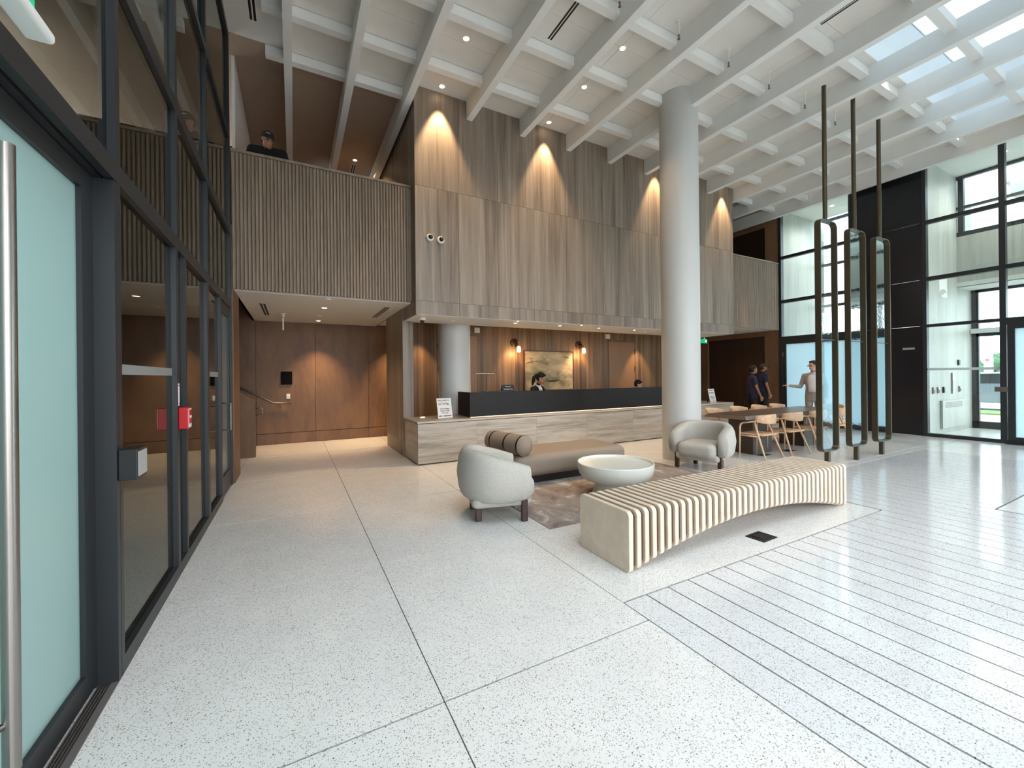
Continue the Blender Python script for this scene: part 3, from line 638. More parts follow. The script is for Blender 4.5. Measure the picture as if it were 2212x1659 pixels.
t = thing('street_pole', 'pale street pole with round signs outside the entrance', 'pole', (29, 6.45, -0.03))
MB().lathe([(0.16, 0), (0.13, 7)], n=16).build('post', 'concrete', t, smooth='auto')
for z in (2.05, 2.55): MB().loft([[(-0.17 - dx, r * math.cos(2 * PI * i / 20), z + r * math.sin(2 * PI * i / 20)) for i in range(20)] for r, dx in ((0.2, 0), (0.2, 0.02))]).build('round_sign', 'paper_white', t)
MB().loft([[(-0.195 - dx, r * math.cos(2 * PI * i / 20), 2.05 + r * math.sin(2 * PI * i / 20)) for i in range(20)] for r, dx in ((0.07, 0), (0.07, 0.004))]).build('sign_dot', 'sign_pink', t)
t = thing('parked_car', 'grey hatchback parked outside with a red tail light', 'car', (24.6, 5.2, -0.03), math.radians(90))
prof = [(-2.1, 0.30), (2.1, 0.30), (2.15, 0.75), (1.9, 0.95), (1.0, 1.02), (0.35, 1.48), (-1.2, 1.52), (-1.95, 1.05), (-2.15, 0.85)]
MB().prism(prof, -0.85, 0.85, 'y').build('body', 'car_paint', t, bevel=0.06, seg=3)
MB().prism([(0.85, 1.05), (0.30, 1.42), (-1.15, 1.45), (-1.75, 1.06)], -0.86, 0.86, 'y').build('side_windows', 'car_dark', t)
MB().prism([(-1.22, 1.46), (-1.9, 1.08), (-1.93, 1.12), (-1.25, 1.5)], -0.7, 0.7, 'y').build('rear_window', 'car_dark', t)
for y in (-0.72, 0.72): MB().box(-2.17, y - 0.15, 0.82, -1.85, y + 0.15, 0.98).build('tail_light', 'tail_red', t, bevel=0.02)
for x in (-1.35, 1.35):
    for y in (-0.8, 0.8): MB().loft([[(x + r * math.cos(2 * PI * i / 20), y + dy, 0.33 + r * math.sin(2 * PI * i / 20)) for i in range(20)] for r, dy in ((0.33, -0.1), (0.33, 0.1))]).build('wheel', 'car_dark', t)

# ------------------------------------------------------------------ left glass wall (x = -0.78)
g1 = struct(thing('window_1', None, None), 'dark framed glass wall along the left side')
X0, X1 = -0.828, -0.78
for y0, y1 in ((2.74, 2.80), (3.95, 4.01), (5.22, 5.28), (6.95, 7.05), (1.0, 1.06), (-0.8, -0.74), (-2.6, -2.54)): member(g1, (X0, y0, 2.50, X1, y1, 6.45), 'mullion')
for y0, y1 in ((2.762, 2.80), (3.92, 3.985), (4.21, 4.26), (5.18, 5.28), (6.05, 6.11), (7.0, 7.06), (-0.8, -0.72)): member(g1, (X0, y0, 0, X1, y1, 2.50), 'mullion')
ym = [-3.5, -2.54, -0.74, 1.06, 2.80, 4.01, 5.28, 7.05]
for a, b in zip(ym[:-1], ym[1:]):
    yb = b - (0.06 if b < 7 else 0.10)
    for z0, z1 in ((2.50, 2.60), (3.55, 3.65), (4.90, 4.98), (6.36, 6.45)): member(g1, (X0 + .01, a, z0, X1, yb, z1), 'transom')
    for z0, z1 in ((2.60, 3.55), (3.65, 4.90), (4.98, 6.36)): box('pane', 'glass_dark', (-0.818, a, z0, -0.812, yb, z1), g1)
for a, b in ((2.80, 3.92), (3.985, 4.21), (4.26, 5.18), (5.28, 6.05), (-3.5, -0.8)):
    member(g1, (X0 + .01, a, 0, X1, b, 0.09), 'transom'); box('pane', 'glass_dark', (-0.818, a, 0.09, -0.812, b, 2.50), g1)
for a, b in ((2.80, 3.92), (5.28, 6.05)): box('glass_band', 'band_grey', (-0.8115, a, 1.53, -0.8095, b, 1.585), g1)
# far frosted leaf with pull handles
d = struct(thing('door_7', None, None), 'black framed frosted door leaf at the far end of the glass wall')
for b in ((-0.86, 6.11, 0.0, -0.80, 6.17, 2.50), (-0.86, 6.90, 0, -0.80, 7.0, 2.50), (-0.86, 6.17, 2.36, -0.80, 6.90, 2.50), (-0.86, 6.17, 0, -0.80, 6.90, 0.25)): member(d, b, 'door_frame')
box('pane', 'frost_teal', (-0.835, 6.17, 0.25, -0.825, 6.90, 2.36), d)
for y, lb in ((6.13, None),):
    MB().tube([(-0.80, y, 0.87), (-0.70, y, 0.87), (-0.70, y, 1.20), (-0.80, y, 1.20)], 0.014, 8).build('pull_handle', 'steel', d, smooth='auto')
MB().tube([(-0.86, 6.13, 0.87), (-0.96, 6.13, 0.87), (-0.96, 6.13, 1.20), (-0.86, 6.13, 1.20)], 0.014, 8).build('pull_handle', 'steel', d, smooth='auto')
# near frosted entrance door in a recess
d = struct(thing('door_1', None, None), 'large frosted glass door with a long steel handle at the left edge')
for b in ((-0.91, 2.72, 0, -0.781, 2.76, 2.495), (-0.91, -0.74, 0, -0.781, -0.70, 2.495), (-0.91, -0.74, 2.496, -0.829, 2.76, 2.56)): member(d, b, 'door_lining')
for b in ((-0.905, 2.60, 0.02, -0.86, 2.72, 2.49), (-0.905, 0.55, 0.02, -0.86, 0.66, 2.49), (-0.905, 0.66, 2.40, -0.86, 2.60, 2.49), (-0.905, 0.66, 0.02, -0.86, 2.60, 0.13), (-0.905, 0.42, 0.02, -0.86, 0.53, 2.49), (-0.905, -0.7, 0.02, -0.86, -0.6, 2.49), (-0.905, -0.6, 2.40, -0.86, 0.42, 2.49), (-0.905, -0.6, 0.02, -0.86, 0.42, 0.13)): member(d, b, 'door_frame')
box('pane', 'frost_teal', (-0.888, 0.66, 0.13, -0.880, 2.60, 2.40), d); box('pane', 'frost_teal', (-0.888, -0.6, 0.13, -0.880, 0.42, 2.40), d)
h = MB().tube([(-0.785, 1.86, 0.29), (-0.785, 1.86, 2.24)], 0.021, 20).build('pull_handle', 'steel', d, smooth='auto')
for z in (0.44, 2.06): MB().tube([(-0.880, 1.78, z), (-0.84, 1.80, z), (-0.785, 1.86, z)], 0.011, 12).build('standoff', 'steel', h, smooth=True)
box('maker_plate', 'paper_white', (-0.86, 2.05, 0.06, -0.858, 2.13, 0.075), d)
th = struct(MB().box(-0.86, -0.7, -0.001, -0.78, 2.72, 0.006).build('trim_7', 'threshold'), 'grooved metal threshold of the frosted door')
for k in range(4): box('ridge', 'steel', (-0.852 + 0.012 * k, -0.7, 0.006, -0.846 + 0.012 * k, 2.72, 0.010), th)
# dark room behind left glass; box and lamp added to backlight frosted door
struct(MB().box(-3.6, 2.9, -0.01, -3.5, 7.7, 6.5).box(-3.6, 2.82, -0.01, -0.99, 2.9, 2.6).box(-3.6, -3.6, 2.6, -0.9, 7.7, 2.64).box(-3.6, -3.6, 2.64, -3.5, 7.7, 6.5).build('wall_left', 'dark_room'), 'dark room behind the left glass wall')
struct(MB().box(-3.6, -3.6, 0, -3.5, 2.82, 2.6).box(-3.5, 2.80, 0, -0.99, 2.815, 2.6).box(-3.5, -3.6, 2.58, -0.99, 2.8, 2.598).build('wall_left_light_box', 'white_paint'), 'pale unseen compartment added to spread light behind the frosted door')
struct(MB().box(-3.6, -3.7, 0, -0.9, -3.6, 6.5).build('wall_left_end', 'dark_room'))
l = bpy.data.lights.new('door_backlight', 'AREA'); l.energy = 46; l.size = 1.6; l.shape = 'RECTANGLE'; l.size_y = 4.0; l.color = (0.90, 1.0, 1.0)  # unseen lamp added in place of daylight behind the frosted door
t = thing('backlight_panel', 'unseen light panel added to backlight the frosted door', 'ceiling light', (-2.3, 0.6, 2.56))
MB().box(-0.6, -1.6, 0, 0.6, 1.6, 0.018).build('frame', 'plastic_white', t)
o = link('door_backlight', l, t); o.location = (0, 0, -0.01)
# small fittings on the left glass wall
t = thing('fire_alarm_pull', 'red fire alarm pull station on the left glass wall post', 'fire alarm', (-0.78, 4.0, 1.12))
MB().box(0, -0.055, 0, 0.06, 0.055, 0.165).build('housing', 'red_paint', t, bevel=0.006)
MB().box(0.06, -0.045, 0.01, 0.063, 0.045, 0.155).build('face_plate', 'paper_white', t); MB().box(0.063, -0.038, 0.04, 0.066, 0.038, 0.145).build('pull_lever', 'red_paint', t)
text('lettering', 'PULL', 0.03, 'ink_white', t, (0.0665, 0, 0.09), (PI / 2, 0, PI / 2))
t = thing('alarm_sticker', 'narrow white and red instruction label above the fire alarm', 'label', (-0.78, 3.965, 1.30))
MB().box(0, -0.018, 0, 0.002, 0.018, 0.17).build('strip', 'paper_white', t)
for z in (0.012, 0.15): MB().box(0.002, -0.018, z, 0.003, 0.018, z + .008).build('red_band', 'ink_red', t)
t = thing('door_button', 'black box with a pale push plate beside the frosted door', 'door button', (-0.78, 2.79, 0.995))
MB().box(0, -0.06, 0, 0.075, 0.085, 0.155).build('housing', 'plastic_black', t, bevel=0.004); MB().box(0.075, -0.05, 0.015, 0.079, 0.075, 0.14).build('push_plate', 'push_grey', t)
# exit signs
t = thing('exit_sign', 'large green and white exit sign high above the frosted door', 'exit sign', (-0.682, 1.43, 2.545))
MB().prism(rrect(-0.036, 0, 0.034, 0.036, 0.012), -0.38, 0.36, 'y').build('base_rail', 'plastic_white', t, smooth='auto')
MB().box(-0.008, -0.36, 0.036, 0.008, 0.315, 0.27).build('sign_face', 'exit_green', t)
MB().box(-0.04, -0.38, 0.27, 0.04, 0.36, 0.31).build('top_housing', 'plastic_white', t, bevel=0.01)
MB().box(-0.10, -0.1, 0.28, -0.04, 0.1, 0.305).build('wall_arm', 'plastic_white', t)
t = thing('exit_sign', 'small green exit sign with a white arrow right of the tall column', 'exit sign', (10.55, 7.86, 2.40))
MB().box(-0.17, -0.02, 0, 0.10, 0.02, 0.12).build('sign_face', 'exit_green', t); MB().box(-0.02, -0.015, 0.12, 0.02, 0.015, 0.165).build('hanger', 'plastic_white', t)
MB().prism([(0.0, 0.052), (0.045, 0.052), (0.025, 0.032), (0.04, 0.022), (0.082, 0.06), (0.04, 0.098), (0.025, 0.088), (0.045, 0.068), (0.0, 0.068)], -0.023, -0.020, 'y').build('arrow', 'exit_white', t)

# ------------------------------------------------------------------ ceiling fittings
def downlight(x, y, z, label, group, power=0, size=60, r=0.042, blend=0.5, rot=(0, 0, 0)):
    t = thing('downlight', label, 'ceiling light', (x, y, z), 0, group)
    MB().lathe([(r, 0), (r + .014, 0), (r + .014, -0.004), (r, -0.004), (r, 0)], n=20, cap=False).build('trim_ring', 'plastic_white', t)
    MB().lathe([(0.001, -0.002), (r, -0.002), (r, -0.0015), (0.001, -0.0015)], n=20).build('lamp_face', 'lamp_warm', t)
    if power: spot('downlight_beam', (0, 0, -0.012), power, size, blend, parent=t, rot=rot)
gw = 'downlights in the high ceiling'
for x, y, lb, pw, sz in ((2.27, 6.68, 'first ceiling downlight from the left grazing the top of the stone wall', 330, 56),
        (4.44, 6.68, 'second ceiling downlight from the left grazing the stone wall', 330, 56),
        (7.5, 6.68, 'ceiling downlight grazing the stone wall behind the tall column', 330, 56),
        (9.95, 6.68, 'last ceiling downlight grazing the right end of the stone wall', 330, 56),
        (2.27, 5.57, 'ceiling downlight in front of the left end of the stone wall', 40, 110),
        (4.44, 5.58, 'middle of three downlights in one ceiling bay left of the tall column', 40, 110),
        (4.44, 4.65, 'nearest of three downlights in one ceiling bay left of the tall column', 40, 110),
        (1.27, 9.86, 'ceiling downlight over the mezzanine seen above the balustrade', 170, 120),
        (8.85, 3.05, 'ceiling downlight at the near edge of the skylight', 40, 110),
        (12.1, 3.04, 'ceiling downlight beside the right glass wall', 40, 110)):
    downlight(x, y, 6.448, lb, gw, pw, sz)
gs = 'downlights under the stone wall'
for k, x in enumerate((3.93, 5.01, 6.07, 7.15)): downlight(x, 7.2, 2.564, ['leftmost', 'second', 'third', 'rightmost'][k] + ' downlight of the soffit row over the reception desk', gs, 14, 110, 0.03)
for k, x in enumerate((3.84, 5.38)): downlight(x, 6.94, 2.564, ['left', 'right'][k] + ' of two tiny downlights at the soffit edge over the counter', gs, 6, 110, 0.02)
gi = 'downlights grazing the reception wall'
for x, lb in ((2.52, 'hidden downlight grazing the reception wall left of the short column'), (4.95, 'hidden downlight above the left sconce'), (7.05, 'hidden downlight above the right sconce'), (9.32, 'hidden downlight grazing the wall beside the right door')):
    downlight(x, 8.95, 2.818, lb, gi, 130, 66)
downlight(0.50, 10.22, 2.798, 'corridor downlight close to the brown end wall', 'corridor downlights', 230, 84, blend=0.8)
downlight(0.51, 8.30, 2.798, 'corridor downlight nearer the balustrade', 'corridor downlights', 40, 120)
downlight(2.3, 10.25, 2.798, 'corridor downlight hidden behind the stone pier', 'corridor downlights', 230, 84, blend=0.8)
downlight(11.8, 8.3, 2.818, 'downlight over the passage behind the two men', 'passage downlights', 22, 120)
def vent(x, y, z, Lx, Ly, label):
    t = thing('slot_vent', label, 'vent', (x, y, z), 0, 'slot vents in the ceilings')
    MB().box(-Lx / 2, -Ly / 2, -0.004, Lx / 2, Ly / 2, 0).build('plate', 'white_paint', t)
    for s in (-1, 1):
        MB().box(s * Lx * .24 - Lx * .15, -Ly / 2 + .02, -0.006, s * Lx * .24 + Lx * .15, Ly / 2 - .02, -0.004).build('slot', 'plastic_black', t)
vent(-0.45, 6.1, 6.45, 0.10, 1.1, 'slot vent in the ceiling beside the left glass wall')
vent(3.36, 4.68, 6.45, 0.09, 0.72, 'slot vent between two ceiling beams left of the column')
vent(6.63, 2.4, 6.45, 0.09, 1.3, 'slot vent in the ceiling bay beside the skylight')
vent(1.28, 10.3, 6.45, 0.10, 0.5, 'slot vent over the mezzanine behind the balustrade')
vent(-0.47, 8.95, 2.80, 0.11, 1.5, 'slot vent at the left of the corridor soffit')
vent(1.54, 8.45, 2.80, 0.11, 1.5, 'slot vent at the right of the corridor soffit')
for k, x in enumerate((3.70, 4.79, 5.89, 6.94, 8.02, 9.07)):
    t = thing('sprinkler', ['first', 'second', 'third', 'fourth', 'fifth', 'sixth'][k] + ' hanging sprinkler from the left in the beam bays', 'sprinkler', (x, 3.92, 6.45), 0, 'pendent sprinklers between the beams')
    MB().lathe([(0.035, 0), (0.035, -0.01), (0.012, -0.014), (0.012, -0.2)], n=12).build('drop_pipe', 'white_paint', t)
    MB().lathe([(0.012, -0.2), (0.015, -0.22), (0.008, -0.24), (0.02, -0.262), (0.02, -0.266)], n=12).build('head', 'steel_dull', t)
for k, (x, z_, y) in enumerate(((2.67, 2.565, 7.4), (4.69, 2.565, 7.39), (7.71, 2.565, 7.43), (0.51, 2.8, 7.35), (0.48, 2.8, 9.4))):
    tag(MB().lathe([(0.05, 0), (0.05, -0.012), (0.03, -0.02), (0.001, -0.021)], n=18).build('ceiling_disc', 'white_paint', loc=(x, y, z_), smooth='auto'),
        ['left flush disc in the soffit over the counter', 'middle flush disc in the soffit over the desk', 'right flush disc in the soffit over the desk', 'flush disc at the edge of the corridor soffit', 'smoke detector disc in the middle of the corridor soffit'][k], 'detector')
t = thing('hanging_sensor', 'white ball fitting with a pale tag hanging under the corridor soffit', 'sensor', (-0.18, 9.35, 2.80))
MB().lathe([(0.05, 0), (0.05, -0.02), (0.02, -0.03)], n=16).build('mount', 'plastic_white', t); MB().ball((0, 0, -0.05), 0.032).build('ball', 'plastic_white', t, smooth=True)
MB().box(-0.012, -0.004, -0.33, 0.012, 0.004, -0.09).build('tag', 'sage_resin', t)
# cameras
for k, (px, z) in enumerate(((2.075, 3.885), (2.265, 3.87))):
    t = thing('dome_camera', ['left', 'right'][k] + ' of two round white cameras on the stone wall', 'camera', (px, 6.85, z), 0, 'dome cameras on the stone wall')
    MB().loft([[(r * math.cos(2 * PI * i / 24), y, r * math.sin(2 * PI * i / 24)) for i in range(24)] for r, y in ((0.062, 0), (0.066, -0.03), (0.058, -0.055), (0.045, -0.062))]).build('housing', 'plastic_white', t, smooth='auto')
    MB().ball((0.004, -0.058, 0.006), 0.042).build('dome', 'plastic_black', t, smooth=True)
t = thing('dome_camera', 'white dome camera under the left corner of the soffit', 'camera', (2.05, 7.25, 2.565))
MB().lathe([(0.06, 0), (0.06, -0.035), (0.045, -0.045)], n=24).build('housing', 'plastic_white', t, smooth='auto'); MB().ball((0, 0, -0.05), 0.042).build('dome', 'plastic_black', t, smooth=True)

# ------------------------------------------------------------------ bench
bn = thing('slatted_bench', 'long slatted wooden bench with an arched underside in the foreground', 'bench', (2.21, 2.30, 0))
NS, LB, TH = 40, 3.28, 0.044; pitch = (LB - TH) / (NS - 1)
for i in range(NS):
    x = i * pitch; u = (x + TH / 2 - LB / 2) / (LB / 2 - 0.06); zb = 0.2 * max(0.0, 1 - u * u) if abs(u) < 1 else 0.0
    if zb < 0.004: zb = 0.0
    MB().prism(rrect(0, zb, 0.60, 0.465, 0.042, 5), x, x + TH, 'x').build('slat', 'bench_wood', bn, bevel=0.004, seg=1)
for i in range(NS - 1):
    x = i * pitch + TH; u = (x + (pitch - TH) / 2 - LB / 2) / (LB / 2 - 0.06); zb = max(0.2 * max(0.0, 1 - u * u) if abs(u) < 1 else 0.0, 0.0) + 0.02
    MB().prism(rrect(0.024, zb, 0.576, 0.443, 0.04, 5), x, x + pitch - TH, 'x').build('spacer', 'bench_core', bn)
t = thing('floor_box', 'square black floor socket in front of the bench', 'floor socket', (3.77, 2.24, 0.0), math.radians(2))
MB().box(-0.11, -0.085, 0, 0.11, 0.085, 0.006).build('frame', 'plastic_black', t); MB().box(-0.06, -0.05, 0.006, 0.06, 0.05, 0.010).build('lid', 'black_panel', t)

# ------------------------------------------------------------------ rug, coffee table, daybed
tag(MB().box(2.19, 3.35, 0.0, 5.44, 5.02, 0.007).build('rug', 'rug_worn', bevel=0.003), 'worn taupe rug under the low table and daybed', 'rug')
t = thing('coffee_table', 'round white bowl shaped coffee table on the rug', 'coffee table', (3.58, 3.96, 0.007))
MB().lathe([(0.285, 0), (0.29, 0.012), (0.262, 0.06), (0.245, 0.115), (0.25, 0.15), (0.30, 0.158)], n=56).build('pedestal', 'resin_white', t, smooth='auto')
MB().lathe([(0.25, 0.155), (0.32, 0.165), (0.40, 0.20), (0.452, 0.26), (0.472, 0.33), (0.472, 0.392), (0.466, 0.398), (0.458, 0.394), (0.452, 0.372), (0.001, 0.368)], n=64).build('bowl_top', 'resin_white', t, smooth='auto')

def softbox(mb, x0, y0, z0, x1, y1, z1, r, n=6):
    """rounded box built by lofting rounded rectangles"""
    rings = []
    for k in range(n + 1):
        a = PI / 2 * k / n; d = r * (1 - math.sin(a)); z = z0 + r * (1 - math.cos(a)); rings.append((d, z))
    rings += [(d, z1 - (z - z0)) for d, z in reversed(rings)]
    mb.loft([[(px, py, z) for px, py in rrect(x0 + d, y0 + d, x1 - d, y1 - d, max(r - d * .5, 0.01) + 0.02, 5)] for d, z in rings])
    return mb
t = thing('daybed', 'taupe upholstered daybed with a bolster in front of the counter', 'daybed', (2.62, 4.80, 0.007))
softbox(MB(), 0, 0, 0.10, 1.98, 0.88, 0.40, 0.10).build('cushion_body', 'taupe_cloth', t, smooth=True)
MB().box(0.10, 0.10, 0, 1.84, 0.78, 0.115).build('plinth', 'plastic_black', t)
m_ = MB(); rings = []
ax0, ax1 = Vector((0.16, -0.02, 0.535)), Vector((0.0, 0.86, 0.535)); dirv = (ax1 - ax0).normalized(); sd = Vector((dirv.y, -dirv.x, 0))
for k in range(15):
    tt = k / 14; e = min(tt, 1 - tt) * 0.9; rr = 0.145 * math.sqrt(max(0.0, 1 - max(0, 1 - e / 0.07) ** 2)) if e < 0.07 else 0.145
    q = ax0.lerp(ax1, tt); rr = max(rr, 0.02)
    rings.append([q + sd * (math.cos(2 * PI * i / 24) * rr * 0.95) + Vector((0, 0, math.sin(2 * PI * i / 24) * rr)) for i in range(24)])
bo = m_.loft(rings).build('bolster', 'taupe_cloth', t, smooth=True)
for tt in (0.10, 0.42, 0.80):
    q = ax0.lerp(ax1, tt)
    MB().loft([[q + dirv * dd + sd * (math.cos(2 * PI * i / 24) * 0.1405) + Vector((0, 0, math.sin(2 * PI * i / 24) * 0.1485)) for i in range(24)] for dd in (-0.014, 0.014)]).build('strap', 'plastic_black', bo)
MB().box(1.90, 0.12, 0.10, 1.985, 0.15, 0.24).build('end_strap', 'plastic_black', t)
t = thing('side_table', 'low round black side table beside the daybed bolster', 'side table', (2.34, 5.19, 0.0))
MB().lathe([(0.14, 0), (0.14, 0.012), (0.02, 0.02), (0.02, 0.40), (0.19, 0.41), (0.19, 0.425)], n=32).build('pedestal_top', 'table_base', t, smooth='auto')

# ------------------------------------------------------------------ armchairs (local: faces +X)
def armchair(loc, rz, label):
    t = thing('boucle_armchair', label, 'armchair', loc, rz, 'pale boucle tub armchairs')
    # wrap-around shell: section swept round a U path
    path = []
    W, D = 0.352, 0.31
    for k in range(25):
        a = math.radians(90 + 180 * k / 24)
        path.append((D * 0.9 * math.cos(a) - 0.02, W * math.sin(a)))
    front = 0.29
    pts = [(front, W), (front * .66, W), (front * .33, W)] + path + [(front * .33, -W), (front * .66, -W), (front, -W)]
    rings = []; n = len(pts)
    for k, (x, y) in enumerate(pts):
        p0, p1 = Vector(pts[max(k - 1, 0)]), Vector(pts[min(k + 1, n - 1)])
        d = (p1 - p0).normalized(); nn = Vector((-d.y, d.x)) * -1     # outward is to the right of travel reversed
        fx = (front - x) / (front + 0.30); top = 0.60 + 0.13 * min(1, fx * 1.15) ** 1.3
        bot = 0.215; th = 0.075
        endf = min(1.0, min(k, n - 1 - k) / 1.6); th2 = th * (0.72 + 0.28 * endf); zsh = 0.03 * (1 - endf)
        ring = []
        for i in range(20):
            a = 2 * PI * i / 20; ca, sa = math.cos(a), math.sin(a)
            sx = math.copysign(abs(ca) ** 0.5, ca) * th2; hz = (top - bot) / 2 - zsh
            zz = (top + bot) / 2 + math.copysign(abs(sa) ** 0.42, sa) * hz
            belly = 0.042 * math.sin(PI * (zz - bot) / (top - bot)) * (1 if ca * 1 > 0 else 0.2)
            off = nn * (sx + belly)
            ring.append((x + off.x, y + off.y, zz))
        rings.append(ring)
    sh = MB().loft(rings).build('tub_shell', 'boucle', t, smooth=True)
    softbox(MB(), -0.26, -0.285, 0.20, 0.39, 0.285, 0.43, 0.08).build('seat_cushion', 'boucle', t, smooth=True)
    softbox(MB(), -0.30, -0.33, 0.155, 0.33, 0.33, 0.26, 0.04).build('seat_base', 'boucle', t, smooth=True)
    for x, y in ((-0.22, 0.20), (-0.22, -0.20), (0.24, 0.325), (0.24, -0.325)):
        MB().box(x - .032, y - .03, 0, x + .032, y + .03, 0.25).build('leg', 'leg_wood', t, bevel=0.008)
    MB().box(-0.02, -0.28, 0.15, 0.03, 0.28, 0.18).build('stretcher', 'leg_wood', t)
    return t
armchair((1.94, 4.06, 0), math.radians(-14), 'pale boucle tub armchair at the near left of the rug, back turned')
armchair((5.80, 4.36, 0), math.radians(198), 'pale boucle tub armchair facing the viewer in front of the tall column')

# ------------------------------------------------------------------ dining table and chairs
t = thing('dining_table', 'long dark brown dining table right of the tall column', 'dining table', (7.0, 4.40, 0))
TL, TW = 3.35, 0.86
MB().loft([[(a, b, z) for a, b in ((e, e), (TL - e, e), (TL - e, TW - e), (e, TW - e))] for e, z in ((0.10, 0.668), (0.0, 0.680), (0.06, 0.742))]).build('table_top', 'table_dark', t)
for x in (0.48, 2.2): MB().box(x, 0.18, 0, x + 0.6, 0.66, 0.668).build('pedestal', 'table_base', t)
for k, (x, y) in enumerate(((7.62, 4.47), (8.45, 4.47), (9.95, 4.95))):
    tag(MB().box(-0.13, -0.07, 0, 0.13, 0.07, 0.007).build('floor_box', 'plastic_black', loc=(x, y, 0)), ['nearest', 'second', 'third'][k] + ' black floor socket under the dining table', 'floor socket', 'floor sockets under the table')
def chair(loc, rz, label, src=[None]):
    if src[0] is not None:
        c = copy_tree(src[0]); c.location = loc; c.rotation_euler = (0, 0, rz); c['label'] = label; return c
    t = thing('dining_chair', label, 'chair', loc, rz, 'pale wooden dining chairs round the table')   # local: faces +Y, back at -Y
    softbox(MB(), -0.235, -0.20, 0.415, 0.235, 0.24, 0.445, 0.014, 3).build('seat', 'chair_wood', t, smooth=True)
    for s in (-1, 1):
        MB().tube([(s * 0.285, -0.26, 0.0), (s * 0.232, -0.10, 0.43), (s * 0.20, -0.02, 0.66)], [0.013, 0.018, 0.014], 10).build('rear_leg', 'chair_wood', t, smooth=True)
        MB().tube([(s * 0.265, 0.21, 0.0), (s * 0.265, 0.20, 0.55), (s * 0.265, 0.185, 0.60), (s * 0.265, 0.15, 0.628), (s * 0.265, 0.06, 0.638), (s * 0.262, -0.08, 0.672), (s * 0.23, -0.19, 0.70)], [0.012, 0.016, 0.016, 0.016, 0.015, 0.015, 0.014], 10).build('front_leg_and_arm', 'chair_wood', t, smooth=True)
        MB().tube([(s * 0.265, 0.20, 0.40), (s * 0.235, -0.10, 0.40)], 0.013, 8).build('side_rail', 'chair_wood', t, smooth=True)
    rings = []
    for k in range(13):                                # curved wide backrest
        a = math.radians(-72 + 144 * k / 12); hh = 0.078 * math.cos(a * 0.95) ** 0.6 + 0.010
        cx, cyy = 0.262 * math.sin(a), 0.02 - 0.262 * math.cos(a); o = Vector((math.sin(a), -math.cos(a), 0)); c = Vector((cx, cyy, 0.705))
        rings.append([c + o * (0.011 * math.cos(2 * PI * i / 12)) + Vector((0, 0, hh * math.sin(2 * PI * i / 12))) for i in range(12)])
    MB().loft(rings).build('backrest', 'chair_wood', t, smooth=True)
    src[0] = t; return t
for k, x in enumerate((7.34, 8.20, 9.06, 9.86)):
    chair((x, 4.37, 0), math.radians((2, -3, 4, 0)[k]), ['nearest wooden chair on the viewer side of the dining table', 'second wooden chair on the viewer side of the dining table', 'third wooden chair on the viewer side, partly behind a bronze frame', 'fourth wooden chair on the viewer side, mostly behind the bronze frames'][k])
for k, x in enumerate((8.05, 8.86, 9.62, 10.32)):
    chair((x - 0.35, 5.42, 0), math.radians(180 + (3, -2, 2, 0)[k]), ['leftmost', 'second', 'third', 'rightmost'][k] + ' wooden chair on the far side of the dining table')
chair((10.72, 4.80, 0), math.radians(90), 'wooden chair at the far end of the dining table behind the bronze frames')

# ------------------------------------------------------------------ bronze pendant frames
for k, (x0, x1, ztop) in enumerate(((7.33, 7.86, 6.12), (8.27, 8.84, 6.45), (9.22, 9.79, 6.45))):
    t = thing('bronze_frame_screen', ['left', 'middle', 'right'][k] + ' of three tall bronze frames with rippled glass on ceiling poles', 'screen', (0, 3.38, 0), 0, 'bronze frame screens')
    xc = (x0 + x1) / 2 - 0.02; o_ = rrect(x0, 0.24, x1, 3.95, 0.10, 7); i_ = rrect(x0 + .02, 0.26, x1 - .02, 3.93, 0.085, 7); n = len(o_)
    vs = [(a, 0, b) for a, b in o_] + [(a, 0, b) for a, b in i_] + [(a, 0.09, b) for a, b in o_] + [(a, 0.09, b) for a, b in i_]
    fs = []
    for i in range(n):
        j = (i + 1) % n
        fs += [(i, j, j + n, i + n), (i + 2 * n, i + 3 * n, j + 3 * n, j + 2 * n), (i, i + 2 * n, j + 2 * n, j), (i + n, j + n, j + 3 * n, i + 3 * n)]
    MB().add(vs, fs).build('frame', 'bronze', t, smooth='auto', bevel=0.004, seg=1)
    ins = rrect(x0 + .019, 0.259, x1 - .019, 3.931, 0.085, 7)
    MB().add([(a, 0.045, b) for a, b in ins], [tuple(range(len(ins)))]).build('glass_pane', 'glass_ripple', t)
    MB().box(x0 + .021, 0.03, 2.03, x1 - .021, 0.06, 2.04).build('glazing_joint', 'bronze', t)
    MB().tube([(xc, 0.045, 3.95), (xc, 0.045, ztop)], 0.032, 14).build('upper_pole', 'bronze', t, smooth='auto')
    MB().box(xc - .032, 0.015, 0.0, xc + .032, 0.075, 0.24).build('lower_pole', 'bronze', t)

